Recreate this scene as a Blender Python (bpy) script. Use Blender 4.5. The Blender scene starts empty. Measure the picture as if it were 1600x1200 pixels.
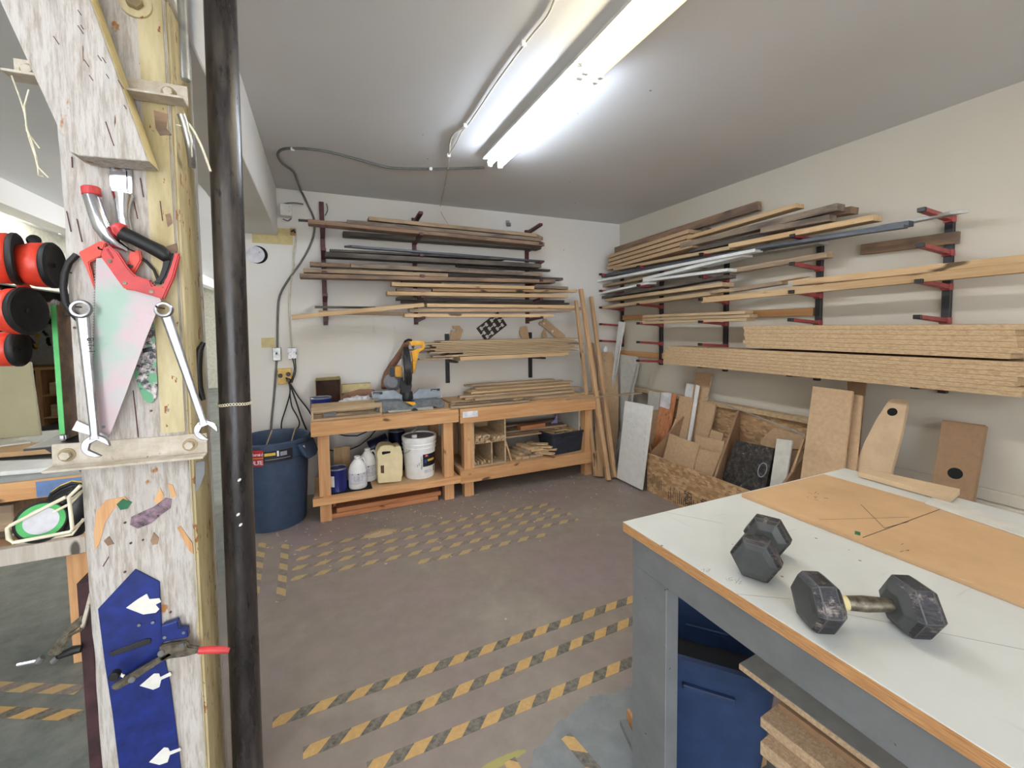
import bpy, bmesh, math, random
from mathutils import Vector as V, Matrix
random.seed(11)
S = bpy.context.scene
COL = S.collection

# ---------------------------------------------------------------- camera, world, exposure
FPX, PX, PY = 661.66, 789.2, 549.05
YAW, PIT, ROL, CAMH = math.radians(23.523), math.radians(3.128), math.radians(-0.748), 1.55
_f = V((math.sin(YAW) * math.cos(PIT), math.cos(YAW) * math.cos(PIT), -math.sin(PIT)))
_r = V((math.cos(YAW), -math.sin(YAW), 0)); _u = _r.cross(_f)
CR = math.cos(ROL) * _r + math.sin(ROL) * _u
CU = -math.sin(ROL) * _r + math.cos(ROL) * _u
CF = _f
CP = V((0, 0, CAMH))
cd = bpy.data.cameras.new('camera'); cam = bpy.data.objects.new('camera', cd); COL.objects.link(cam)
cd.sensor_width = 36; cd.lens = FPX / 1600 * 36
cd.shift_x = (800 - PX) / 1600; cd.shift_y = -(600 - PY) / 1600
cd.clip_start = 0.02
cam.matrix_world = Matrix(((CR.x, CU.x, -CF.x, CP.x), (CR.y, CU.y, -CF.y, CP.y), (CR.z, CU.z, -CF.z, CP.z), (0, 0, 0, 1)))
S.camera = cam
S.view_settings.view_transform = 'Standard'; S.view_settings.look = 'None'
S.view_settings.gamma = 1; S.view_settings.use_curve_mapping = False
S.view_settings.exposure = 1.97
w = bpy.data.worlds.new('world'); S.world = w; w.use_nodes = True
w.node_tree.nodes['Background'].inputs[0].default_value = (0.93, 0.96, 1.0, 1)
w.node_tree.nodes['Background'].inputs[1].default_value = 1.65
TUBE_COOL, TUBE_WARM, TUBE_DIM, TUBE_BAY, TUBE_ADDED = 14.5, 10.5, 0.42, 10.0, 9.0


def ray(px, py): return (px - PX) / FPX * CR - (py - PY) / FPX * CU + CF
def atp(px, py, p0, n):
    d = ray(px, py); return CP + d * ((V(p0) - CP).dot(n) / d.dot(n))
def at(px, py, ax, val):
    n = V((ax == 'x', ax == 'y', ax == 'z')); return atp(px, py, n * val, n)

# ---------------------------------------------------------------- materials
def lin(c): return tuple(((x / 255) / 12.92 if x / 255 < .04045 else ((x / 255 + .055) / 1.055) ** 2.4) for x in c) + (1,)
M = {}
class NT:
    def __init__(s, name, rough=.6, metal=0, spec=.5):
        m = bpy.data.materials.new(name); m.use_nodes = True; s.m = m; s.t = m.node_tree; s.n = s.t.nodes; s.l = s.t.links
        s.b = s.n['Principled BSDF']; s.b.inputs['Roughness'].default_value = rough; s.b.inputs['Metallic'].default_value = metal
        s.b.inputs['Specular IOR Level'].default_value = spec
        M[name] = m
    def a(s, ty, **k):
        n = s.n.new(ty)
        for q, v in k.items(): setattr(n, q, v)
        return n
    def lk(s, a, b): s.l.new(a, b)
    def coord(s, kind='Object'): return s.a('ShaderNodeTexCoord').outputs[kind]
    def mapping(s, v, scale, rot=(0, 0, 0), loc=(0, 0, 0)):
        m = s.a('ShaderNodeMapping'); s.lk(v, m.inputs[0]); m.inputs['Scale'].default_value = scale; m.inputs['Rotation'].default_value = rot
        m.inputs['Location'].default_value = loc; return m.outputs[0]
    def noise(s, v, sc=5, det=4, ro=.55, dist=0):
        n = s.a('ShaderNodeTexNoise'); s.lk(v, n.inputs['Vector']); n.inputs['Scale'].default_value = sc
        n.inputs['Detail'].default_value = det; n.inputs['Roughness'].default_value = ro; n.inputs['Distortion'].default_value = dist
        return n.outputs['Fac']
    def ramp(s, f, stops, interp='LINEAR'):
        r = s.a('ShaderNodeValToRGB'); s.lk(f, r.inputs[0]); cr = r.color_ramp; cr.interpolation = interp
        while len(cr.elements) < len(stops): cr.elements.new(.5)
        for e, (p, c) in zip(cr.elements, stops):
            e.position = p; e.color = lin(c) if len(c) == 3 else c
        return r.outputs[0]
    def step(s, f, a, b): return s.ramp(f, [(a, (0, 0, 0, 1)), (b, (1, 1, 1, 1))])
    def mix(s, f, a, b, mode='MIX'):
        m = s.a('ShaderNodeMix', data_type='RGBA', blend_type=mode)
        for i, v in ((0, f), (6, a), (7, b)):
            if isinstance(v, (int, float)): m.inputs[i].default_value = v
            elif isinstance(v, tuple): m.inputs[i].default_value = lin(v) if len(v) == 3 else v
            else: s.lk(v, m.inputs[i])
        return m.outputs[2]
    def math(s, op, a, b=0.0, c=0.0):
        m = s.a('ShaderNodeMath', operation=op)
        for i, v in ((0, a), (1, b), (2, c)):
            if isinstance(v, (int, float)): m.inputs[i].default_value = v
            else: s.lk(v, m.inputs[i])
        return m.outputs[0]
    def sep(s, v):
        x = s.a('ShaderNodeSeparateXYZ'); s.lk(v, x.inputs[0]); return x.outputs
    def col(s, c): s.lk(c, s.b.inputs['Base Color']) if not isinstance(c, tuple) else setattr(s.b.inputs['Base Color'], 'default_value', lin(c))
    def bump(s, f, st=.2, d=.01):
        b = s.a('ShaderNodeBump'); s.lk(f, b.inputs['Height']); b.inputs['Strength'].default_value = st; b.inputs['Distance'].default_value = d
        s.lk(b.outputs[0], s.b.inputs['Normal'])
    def rnd(s, v, amt=7.0):
        o = s.a('ShaderNodeObjectInfo'); c = s.a('ShaderNodeVectorMath', operation='SCALE'); q = s.a('ShaderNodeCombineXYZ')
        for i in range(3): s.lk(o.outputs['Random'], q.inputs[i])
        s.lk(q.outputs[0], c.inputs[0]); c.inputs['Scale'].default_value = amt
        a = s.a('ShaderNodeVectorMath', operation='ADD'); s.lk(v, a.inputs[0]); s.lk(c.outputs[0], a.inputs[1])
        return a.outputs[0], o.outputs['Random']

def plain(name, c, rough=.5, metal=0, var=.06, sc=18, spec=.5):
    t = NT(name, rough, metal, spec); v, r = t.rnd(t.coord())
    lo = tuple(max(0, x * (1 - var * 2)) for x in c); hi = tuple(min(255, x * (1 + var)) for x in c)
    f = t.noise(v, sc, 5, .6)
    t.col(t.ramp(f, [(.3, lo), (.7, hi)])); return t.m

def wood(name, c1, c2, dark=None, axis='x', rough=.7, knots=True, var=.12):
    """c1 light, c2 darker streak; axis = the grain's direction"""
    t = NT(name, rough, 0, .3); v, r = t.rnd(t.coord())
    k = 'xyz'.index(axis)
    def sc(a, b): q = [b, b, b]; q[k] = a; return tuple(q)
    g = t.noise(t.mapping(v, sc(.9, 14)), 2.2, 5, .6, .6)
    fine = t.noise(t.mapping(v, sc(4, 160)), 1.5, 3, .6)
    c = t.ramp(g, [(.32, c2), (.62, c1)])
    c = t.mix(t.math('MULTIPLY', fine, .30), c, tuple(int(x * .62) for x in c2))
    if knots:
        kn = t.noise(t.mapping(v, sc(3.2, 9)), 1.6, 1, .5)
        c = t.mix(t.step(kn, .70, .76), c, tuple(int(x * .5) for x in c2))
    if dark:
        d = t.noise(t.mapping(v, sc(1.2, 6)), 2.0, 4, .65)
        c = t.mix(t.step(d, .44, .62), c, dark)
    h = t.a('ShaderNodeHueSaturation'); t.lk(c, h.inputs['Color'])
    t.lk(t.math('ADD', t.math('MULTIPLY', r, 2 * var), 1 - var), h.inputs['Value'])
    t.col(h.outputs[0]); t.bump(fine, .15, .002); return t.m

wood('pine', (218, 186, 144), (196, 160, 116)); wood('pine_z', (212, 178, 136), (188, 152, 112), axis='z')
wood('fir', (222, 174, 124), (200, 144, 94)); wood('fir_z', (220, 172, 124), (198, 144, 98), axis='z'); wood('tan_z', (204, 168, 128), (176, 138, 100), axis='z'); wood('fir_y', (200, 144, 98), (170, 108, 68), axis='y')
wood('redwood', (214, 150, 106), (188, 118, 74), axis='x'); wood('redwood_z', (202, 140, 98), (174, 110, 72), axis='z')
wood('tan', (196, 170, 138), (168, 142, 112), (148, 128, 108)); wood('brownboard', (168, 138, 112), (138, 110, 88), (110, 94, 82))
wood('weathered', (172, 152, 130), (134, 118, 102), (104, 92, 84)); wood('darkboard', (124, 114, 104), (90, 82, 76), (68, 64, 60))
wood('strip', (204, 178, 142), (178, 150, 116), knots=False); wood('oldpost', (222, 212, 200), (196, 184, 170), axis='z')
plain('ply', (198, 160, 118), .6, var=.035, sc=4)
plain('mdf', (190, 159, 124), .75, var=.03, sc=40); plain('mdf_dark', (150, 118, 88), .75, var=.03, sc=40)
plain('pale_ply', (200, 172, 138), .7, var=.03, sc=12); plain('mdf_edge', (150, 118, 90), .8, var=.05)
plain('white_board', (226, 226, 222), .45, var=.02); plain('melamine', (205, 202, 192), .4, var=.03)
plain('red_arm', (158, 66, 66), .45, var=.08); plain('rack_black', (38, 36, 40), .45, var=.1); plain('rack_maroon', (92, 44, 50), .5, var=.1)
plain('bluegrey_metal', (86, 91, 98), .45, .2); plain('lightgrey_metal', (170, 168, 162), .4, .3)
plain('galv', (170, 170, 166), .35, .8, var=.08); plain('chrome', (214, 216, 224), .16, 1, var=.03); plain('steel', (168, 168, 172), .3, .9, var=.1)
plain('old_steel', (120, 112, 98), .42, .85, var=.18, sc=60)
plain('black_plastic', (26, 26, 28), .4, var=.1); plain('black_rubber', (22, 22, 23), .55, var=.15); plain('black_matte', (16, 16, 18), .9)
plain('red_plastic', (222, 66, 44), .35, var=.05); plain('red_faded', (206, 62, 62), .45, var=.06); plain('yellow_plastic', (236, 170, 34), .4, var=.05)
plain('white_plastic', (236, 236, 234), .35, var=.015); plain('cream_plastic', (228, 212, 168), .45, var=.02); plain('white_paint', (226, 224, 216), .55, var=.03)
plain('blue_tin', (34, 42, 110), .3, .2, var=.08); plain('navy_tin', (20, 24, 54), .35, .2); plain('silver', (190, 194, 204), .3, .6)
plain('blue_paint', (26, 44, 116), .38, .1, var=.12, sc=24); plain('green_paint', (84, 190, 104), .45, var=.05); plain('green_dark', (24, 104, 66), .5)
plain('cardboard', (176, 140, 100), .85, var=.05); plain('cardboard_yellow', (206, 190, 140), .85, var=.04); plain('cardboard_dark', (96, 72, 62), .9, var=.08)
plain('tote_blue', (58, 74, 98), .45, var=.06); plain('recycling_blue', (46, 66, 104), .45, var=.06); plain('tote_dark', (40, 46, 58), .5, var=.12)
plain('grey_cable', (110, 110, 104), .55, .2); plain('white_cable', (206, 198, 180), .55); plain('black_cable', (20, 20, 22), .5)
plain('label_white', (232, 232, 236), .5); plain('label_black', (20, 22, 30), .5); plain('label_red', (176, 30, 44), .5); plain('label_yellow', (226, 190, 70), .5)
plain('label_grey', (150, 152, 160), .5); plain('label_green', (80, 160, 70), .5); plain('ink', (44, 40, 40), .7); plain('ink_soft', (150, 140, 136), .7)
plain('blue_label', (46, 74, 160), .5); plain('plate_brown', (62, 52, 46), .7, var=.12); plain('cream_wire', (230, 222, 196), .5)
plain('olive_panel', (168, 160, 128), .6, var=.03, sc=3); plain('grey_table', (150, 152, 148), .5, var=.04); plain('blue_tape', (104, 132, 180), .6)
plain('yellow_box', (216, 176, 92), .5); plain('purple_tape', (150, 150, 206), .6); plain('maroon_board', (62, 36, 40), .8, var=.2); plain('tin_wall', (196, 194, 178), .7, var=.05)
plain('debris', (206, 186, 158), .8, var=.1); plain('plastic_bag', (206, 204, 206), .25, var=.1, sc=9); plain('brass', (150, 134, 104), .5, .5)
plain('paper_brown', (150, 110, 88), .8); plain('beige_floor', (176, 160, 140), .6)

# painted walls: off-white with cream patches and scuffs
def wallmat(name, base, patch):
    t = NT(name, .7, 0, .3); v = t.coord()
    f = t.noise(v, .9, 3, .5); c = t.ramp(f, [(.42, base), (.66, patch)])
    s = t.noise(t.mapping(v, (1, 1, .35)), 7, 5, .7); c = t.mix(t.step(s, .68, .8), c, tuple(int(x * .86) for x in base))
    dots = t.a('ShaderNodeTexVoronoi'); t.lk(v, dots.inputs['Vector']); dots.inputs['Scale'].default_value = 2.6
    c = t.mix(t.ramp(dots.outputs['Distance'], [(.012, (1, 1, 1, 1)), (.02, (0, 0, 0, 1))]), c, (120, 112, 104))
    t.col(c); t.bump(t.noise(v, 60, 3), .08, .003)
wallmat('wall_paint', (222, 219, 214), (218, 212, 200)); wallmat('wall_right_paint', (206, 199, 186), (202, 194, 176)); wallmat('ceiling_paint', (212, 212, 212), (208, 207, 205))
wallmat('beam_paint', (214, 212, 208), (206, 200, 190))

def floormat():
    t = NT('floor_concrete', .55, 0, .4); v = t.coord(); x, y, z = t.sep(v)
    n1 = t.noise(v, 1.6, 5, .6, .3); n2 = t.noise(v, 9, 6, .7)
    c = t.ramp(n1, [(.34, (150, 133, 132)), (.52, (146, 134, 124)), (.68, (160, 148, 136))])
    c = t.mix(t.math('MULTIPLY', t.step(n2, .35, .75), .45), c, (112, 103, 97))
    left = t.math('ADD', t.math('MULTIPLY', x, -1.0), t.math('MULTIPLY', n1, .3))
    c = t.mix(t.step(left, .62, .80), c, t.ramp(n2, [(.3, (98, 104, 100)), (.7, (132, 134, 128))]))
    # grey paint patch and yellow overspray towards the bench corner
    def blob(cx, cy, rx, ry, n, amt=.5):
        a = t.math('POWER', t.math('DIVIDE', t.math('SUBTRACT', x, cx), rx), 2.0); b = t.math('POWER', t.math('DIVIDE', t.math('SUBTRACT', y, cy), ry), 2.0)
        return t.math('ADD', t.math('ADD', a, b), t.math('MULTIPLY', n, amt))
    c = t.mix(t.math('LESS_THAN', blob(1.0, .80, .60, .62, n2, .35), 1.15), c, t.ramp(n2, [(.3, (116, 120, 122)), (.7, (138, 140, 140))]))
    c = t.mix(t.math('MULTIPLY', t.math('LESS_THAN', blob(.93, 1.36, .07, .035, n2, 2.4), 1.5), t.step(n2, .62, .38)), c, (190, 186, 50))
    c = t.mix(t.math('MULTIPLY', t.math('LESS_THAN', blob(.55, 1.33, .12, .02, n2, 1.2), 1.2), .6), c, (176, 168, 60))
    sp = t.a('ShaderNodeTexVoronoi'); t.lk(v, sp.inputs['Vector']); sp.inputs['Scale'].default_value = 3.1
    c = t.mix(t.ramp(sp.outputs['Distance'], [(.018, (1, 1, 1, 1)), (.03, (0, 0, 0, 1))]), c, (206, 200, 192))
    sp2 = t.noise(t.mapping(v, (1, 1, 1), loc=(3, 8, 0)), 26, 4, .8)
    near = t.math('MULTIPLY', t.step(sp2, .63, .67), t.math('GREATER_THAN', y, 2.9))
    c = t.mix(t.math('MULTIPLY', near, .6), c, (176, 150, 116))
    t.col(c); t.bump(n2, .15, .004)
    t.lk(t.ramp(n1, [(.3, (150, 150, 150)), (.7, (205, 205, 205))]), t.b.inputs['Roughness'])
floormat()

def tapemat():
    t = NT('hazard_tape', .5); v = t.coord(); x, y, z = t.sep(v)
    q = t.math('FRACT', t.math('DIVIDE', t.math('ADD', x, t.math('MULTIPLY', y, -1.0)), .147))
    n = t.noise(v, 45, 5, .7); y_ = t.ramp(n, [(.3, (184, 148, 94)), (.7, (206, 168, 108))]); b_ = t.ramp(n, [(.35, (78, 76, 70)), (.6, (126, 118, 106))])
    t.col(t.mix(t.math('LESS_THAN', q, .5), b_, y_))
    t = NT('hazard_tape_worn', .55); v = t.coord(); x, y, z = t.sep(v)
    q = t.math('FRACT', t.math('DIVIDE', t.math('ADD', x, t.math('MULTIPLY', y, -1.0)), .147))
    n = t.noise(v, 45, 5, .7); y_ = t.ramp(n, [(.3, (176, 150, 108)), (.7, (196, 168, 120))]); b_ = t.ramp(n, [(.35, (120, 108, 102)), (.6, (142, 130, 122))])
    t.col(t.mix(t.math('LESS_THAN', q, .5), b_, y_))
tapemat()

def postmat():
    t = NT('peeling_white', .75, 0, .3); v = t.coord(); x, y, z = t.sep(v)
    g = t.noise(t.mapping(v, (16, 16, 1.6)), 1.6, 6, .65, .4); fine = t.noise(t.mapping(v, (70, 70, 9)), 1.5, 4, .7)
    c = t.ramp(g, [(.3, (156, 147, 138)), (.5, (198, 193, 187)), (.7, (186, 182, 178))])
    c = t.mix(t.math('MULTIPLY', t.step(fine, .46, .62), .5), c, (138, 124, 106)); sm = t.noise(t.mapping(v, (5, 5, 2.2), loc=(7, 2, 9)), 2.2, 5, .7); c = t.mix(t.math('MULTIPLY', t.step(sm, .50, .68), .32), c, (150, 136, 116))
    cr = t.noise(t.mapping(v, (60, 60, 3.2)), 1.3, 3, .7); c = t.mix(t.step(cr, .70, .73), c, (108, 74, 50))
    br = t.noise(t.mapping(v, (11, 11, 6)), 1.4, 4, .6); c = t.mix(t.step(br, .66, .70), c, (162, 112, 66))
    pk = t.noise(t.mapping(v, (26, 26, 26), loc=(4, 1, 2)), 1.0, 3, .6); c = t.mix(t.step(pk, .72, .745), c, (96, 52, 40))
    t.col(c); t.bump(t.math('ADD', fine, g), .5, .004)
    t = NT('peeling_cream', .7, 0, .3); v = t.coord()
    g = t.noise(t.mapping(v, (14, 14, 3)), 1.6, 5, .6); c = t.ramp(g, [(.35, (176, 160, 118)), (.65, (206, 194, 156))])
    k = t.noise(t.mapping(v, (30, 30, 14)), 1.3, 4, .65); c = t.mix(t.step(k, .63, .65), c, (150, 92, 56)); k2 = t.noise(t.mapping(v, (22, 22, 12), loc=(2, 5, 1)), 1.3, 4, .6)
    c = t.mix(t.step(k2, .66, .68), c, (146, 138, 124)); t.col(c); t.bump(k, .5, .003)
    t = NT('painted_angle', .6, 0, .4); v = t.coord(); g = t.noise(v, 26, 5, .7)
    c = t.ramp(g, [(.35, (176, 164, 144)), (.7, (206, 198, 186))]); k = t.noise(v, 60, 4, .7); c = t.mix(t.step(k, .66, .68), c, (150, 96, 60)); t.col(c); t.bump(g, .4, .002)
    t = NT('black_pipe', .42, 0, .5); v = t.coord(); g = t.noise(t.mapping(v, (5, 5, .9)), 3.0, 6, .65)
    c = t.ramp(g, [(.3, (24, 23, 24)), (.5, (48, 44, 44)), (.72, (92, 84, 76))]); k = t.noise(t.mapping(v, (9, 9, 4), loc=(3, 3, 3)), 2.5, 4, .7)
    c = t.mix(t.step(k, .62, .72), c, (16, 16, 17)); t.col(c); t.bump(k, .2, .003)
    t.lk(t.ramp(g, [(.3, (110, 110, 110)), (.7, (180, 180, 180))]), t.b.inputs['Roughness'])
postmat()

def osbmat():
    t = NT('osb', .7, 0, .3); v = t.coord()
    vo = t.a('ShaderNodeTexVoronoi'); t.lk(t.mapping(v, (1, 1, 2.2), rot=(.4, 0, 0)), vo.inputs['Vector']); vo.inputs['Scale'].default_value = 26; vo.inputs['Randomness'].default_value = 1
    h = t.sep(vo.outputs['Color'])[0]
    c = t.ramp(h, [(0, (158, 124, 90)), (.35, (176, 141, 102)), (.7, (190, 155, 116)), (1, (206, 174, 136))])
    n = t.noise(t.mapping(v, (10, 10, 26)), 2, 5, .7, 1.5); c = t.mix(t.math('MULTIPLY', t.step(n, .5, .75), .45), c, (130, 88, 50)); t.col(c); t.bump(h, .3, .003)
    t = NT('particle', .85, 0, .2); v, r = t.rnd(t.coord()); a = t.noise(t.mapping(v, (40, 130, 130)), 1, 3, .8)
    t.col(t.ramp(a, [(.3, (166, 136, 102)), (.5, (190, 162, 126)), (.7, (206, 180, 144))]))
    t = NT('particle_y', .85, 0, .2); v, r = t.rnd(t.coord()); a = t.noise(t.mapping(v, (130, 130, 130)), 1, 3, .8)
    t.col(t.ramp(a, [(.3, (160, 134, 108)), (.5, (184, 158, 128)), (.7, (204, 180, 150))]))
osbmat()

def tabletop():
    t = NT('laminate_white', .35, 0, .5); v = t.coord(); x, y, z = t.sep(v)
    n = t.noise(v, 3, 4, .6); c = t.ramp(n, [(.3, (194, 195, 190)), (.7, (204, 205, 200))])
    sc = t.noise(t.mapping(v, (3, 40, 40), rot=(0, 0, .5)), 1.2, 3, .7); c = t.mix(t.math('MULTIPLY', t.step(sc, .66, .72), .25), c, (150, 148, 140))
    sc2 = t.noise(t.mapping(v, (34, 2.4, 30), rot=(0, 0, -.5)), 1.2, 3, .7); c = t.mix(t.math('MULTIPLY', t.step(sc2, .69, .74), .25), c, (150, 148, 140))
    vo = t.a('ShaderNodeTexVoronoi'); t.lk(v, vo.inputs['Vector']); vo.inputs['Scale'].default_value = 24
    sel = t.math('GREATER_THAN', t.sep(vo.outputs['Color'])[1], .78)
    c = t.mix(t.math('MULTIPLY', sel, t.math('LESS_THAN', vo.outputs['Distance'], .09)), c, (120, 112, 104)); t.col(c)
    t = NT('grey_paint', .5, 0, .4); v = t.coord(); n = t.noise(v, 8, 4, .6); c = t.ramp(n, [(.3, (112, 114, 116)), (.7, (126, 128, 130))])
    k = t.noise(t.mapping(v, (1, 1, 1.6)), 34, 4, .6); c = t.mix(t.step(k, .70, .715), c, (48, 46, 46)); t.col(c)
    t = NT('wood_edge', .7); v = t.coord(); n = t.noise(t.mapping(v, (3, 3, 60)), 6, 5, .7); t.col(t.ramp(n, [(.3, (156, 104, 62)), (.6, (206, 156, 104))]))
    t = NT('scuffed_rubber', .5, 0, .4); v, r = t.rnd(t.coord()); n = t.noise(t.mapping(v, (30, 30, 160)), 1.0, 5, .75); c = t.ramp(n, [(.42, (28, 28, 31)), (.62, (58, 56, 62))])
    k = t.noise(v, 26, 5, .75); c = t.mix(t.math('MULTIPLY', t.step(k, .53, .64), t.step(n, .40, .58)), c, (140, 128, 120)); t.col(c); t.bump(k, .3, .003)
    plain('grey_rubber', (74, 76, 76), .5, var=.05, sc=20)
    t = NT('saw_blade', .38, .25, .5); v = t.coord(); n = t.noise(t.mapping(v, (5, 5, 5)), 1.6, 3, .5)
    c = t.ramp(n, [(.38, (164, 160, 160)), (.5, (176, 154, 158)), (.6, (162, 160, 158)), (.68, (140, 164, 150))]); k = t.noise(v, 60, 5, .7); c = t.mix(t.math('MULTIPLY', t.step(k, .6, .75), .4), c, (140, 136, 134)); t.col(c)
    t = NT('mottled_paint', .5); v = t.coord(); n = t.noise(v, 70, 5, .7); m2 = t.noise(v, 22, 3, .6); c = t.ramp(n, [(.42, (44, 44, 46)), (.5, (150, 144, 142)), (.62, (214, 206, 204))])
    c = t.mix(t.step(m2, .5, .56), c, (96, 160, 120)); t.col(c)
    t = NT('black_speckle', .6); v = t.coord(); n = t.noise(v, 30, 6, .75); t.col(t.ramp(n, [(.45, (34, 32, 31)), (.62, (78, 72, 66)), (.7, (170, 162, 150))]))
tabletop()

def emit(name, c, s):
    t = NT(name); t.b.inputs['Emission Color'].default_value = lin(c); t.b.inputs['Emission Strength'].default_value = s; t.col((240, 240, 236)); return t.m
emit('tube_cool', (226, 238, 255), TUBE_COOL); emit('tube_warm', (255, 240, 205), TUBE_WARM); emit('tube_dim', (255, 222, 160), TUBE_DIM); emit('tube_bay', (250, 248, 240), TUBE_BAY)
emit('tube_added', (236, 243, 255), TUBE_ADDED)

# ---------------------------------------------------------------- mesh builder
class MB:
    def __init__(s): s.v = []; s.f = []; s.mi = []; s.cur = 0
    def m(s, i): s.cur = i; return s
    def add(s, vs, fs):
        o = len(s.v); s.v += [V(q) for q in vs]
        for f in fs: s.f.append([o + i for i in f]); s.mi.append(s.cur)
        return s
    def box(s, x0, x1, y0, y1, z0, z1):
        return s.add([(x, y, z) for z in (z0, z1) for y in (y0, y1) for x in (x0, x1)], [(0, 2, 3, 1), (4, 5, 7, 6), (0, 1, 5, 4), (2, 6, 7, 3), (0, 4, 6, 2), (1, 3, 7, 5)])
    def obox(s, c, u, v, w):
        """oriented box: centre and three half-vectors"""
        c, u, v, w = V(c), V(u), V(v), V(w)
        return s.add([c + a * u + b * v + d * w for d in (-1, 1) for b in (-1, 1) for a in (-1, 1)], [(0, 2, 3, 1), (4, 5, 7, 6), (0, 1, 5, 4), (2, 6, 7, 3), (0, 4, 6, 2), (1, 3, 7, 5)])
    def prism(s, pts, d):
        n = len(pts); d = V(d); pts = [V(p) for p in pts]
        return s.add(pts + [p + d for p in pts], [list(range(n)), list(range(2 * n - 1, n - 1, -1))] + [(i, i + n, (i + 1) % n + n, (i + 1) % n) for i in range(n)])
    def tube(s, pts, r, n=8, caps=True, rs=None):
        pts = [V(p) for p in pts]; rings = []; a = None
        for i, p in enumerate(pts):
            t = (pts[min(i + 1, len(pts) - 1)] - pts[max(i - 1, 0)]).normalized()
            if a is None: a = t.orthogonal().normalized()
            a = (a - t * a.dot(t)); a = a.normalized() if a.length > 1e-6 else t.orthogonal().normalized()
            b = t.cross(a); rr = rs[i] if rs else r
            rings.append([p + rr * (math.cos(6.28318 * k / n) * a + math.sin(6.28318 * k / n) * b) for k in range(n)])
        vs = [q for g in rings for q in g]; fs = []
        for i in range(len(rings) - 1):
            for k in range(n): fs.append((i * n + k, i * n + (k + 1) % n, (i + 1) * n + (k + 1) % n, (i + 1) * n + k))
        if caps: fs.append(list(range(n - 1, -1, -1))); fs.append([(len(rings) - 1) * n + k for k in range(n)])
        return s.add(vs, fs)
    def cyl(s, p0, p1, r0, r1=None, n=20): return s.tube([p0, p1], r0, n, True, [r0, r0 if r1 is None else r1])
    def lathe(s, prof, c, n=32, ax=(0, 0, 1), sx=1, sy=1, caps=False):
        """prof: (radius, height) pairs around axis ax at c"""
        az = V(ax).normalized(); a = az.orthogonal().normalized() if abs(az.z) < .99 else V((1, 0, 0)); b = az.cross(a); c = V(c); vs = []; fs = []
        for r, h in prof:
            for k in range(n):
                t = 6.28318 * k / n; vs.append(c + az * h + a * (r * sx * math.cos(t)) + b * (r * sy * math.sin(t)))
        for i in range(len(prof) - 1):
            for k in range(n): fs.append((i * n + k, i * n + (k + 1) % n, (i + 1) * n + (k + 1) % n, (i + 1) * n + k))
        if prof[0][0] > 1e-4 and caps: fs.append(list(range(n - 1, -1, -1)))
        if prof[-1][0] > 1e-4 and caps: fs.append([(len(prof) - 1) * n + k for k in range(n)])
        return s.add(vs, fs)
    def build(s, name, mat, parent=None, bevel=0, smooth=None, org=None, rot=None, seg=1):
        me = bpy.data.meshes.new(name); bm = bmesh.new()
        o = V(org) if org is not None else (parent.location.copy() if parent else V((0, 0, 0)))
        R = rot.transposed() if rot else None
        vs = [bm.verts.new((R @ (q - o)) if R else (q - o)) for q in s.v]
        for f, mi in zip(s.f, s.mi):
            try: g = bm.faces.new([vs[i] for i in f]); g.material_index = mi
            except ValueError: pass
        bmesh.ops.remove_doubles(bm, verts=bm.verts, dist=1e-6)
        bmesh.ops.recalc_face_normals(bm, faces=bm.faces)
        if bevel: 
            ed = [e for e in bm.edges if len(e.link_faces) == 2 and e.calc_face_angle(0) > .5]
            bmesh.ops.bevel(bm, geom=ed, offset=bevel, segments=seg, affect='EDGES', clamp_overlap=True)
        if smooth:
            for f in bm.faces: f.smooth = True
            for e in bm.edges:
                if len(e.link_faces) == 2 and e.calc_face_angle(0) > smooth: e.smooth = False
        bm.to_mesh(me); bm.free()
        for mm in (mat if isinstance(mat, (list, tuple)) else [mat]): me.materials.append(M[mm])
        ob = bpy.data.objects.new(name, me); COL.objects.link(ob)
        if parent:
            ob.parent = parent
            if org is not None: ob.location = o - parent.location
        elif org is not None: ob.location = o
        if rot: ob.rotation_euler = rot.to_euler()
        return ob

def tag(o, label=None, cat=None, group=None, kind=None):
    if label: o['label'] = label
    if cat: o['category'] = cat
    if group: o['group'] = group
    if kind: o['kind'] = kind
    return o
def thing(name, label, cat, loc=(0, 0, 0), group=None):
    o = bpy.data.objects.new(name, None); COL.objects.link(o); o.location = loc; o.empty_display_size = .05
    return tag(o, label, cat, group)
def part(o, label): o['label'] = label; return o
def struct(o): o['kind'] = 'structure'; return o

def text(name, s, size, mat, parent, pos, xdir, ydir, thick=.0006, align='LEFT'):
    cu = bpy.data.curves.new(name, 'FONT'); cu.body = s; cu.size = size; cu.extrude = thick; cu.align_x = align
    tmp = bpy.data.objects.new(name + '_t', cu); COL.objects.link(tmp)
    me = bpy.data.meshes.new_from_object(tmp.evaluated_get(bpy.context.evaluated_depsgraph_get()))
    bpy.data.objects.remove(tmp); bpy.data.curves.remove(cu)
    xd = V(xdir).normalized(); zd = xd.cross(V(ydir)).normalized(); yd = zd.cross(xd)
    R = Matrix((xd, yd, zd)).transposed(); me.transform(R.to_4x4()); me.name = name; me.materials.clear(); me.materials.append(M[mat])
    ob = bpy.data.objects.new(name, me); COL.objects.link(ob); ob.parent = parent; ob.location = V(pos) - (parent.location if parent else V((0, 0, 0)))
    return ob

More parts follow.
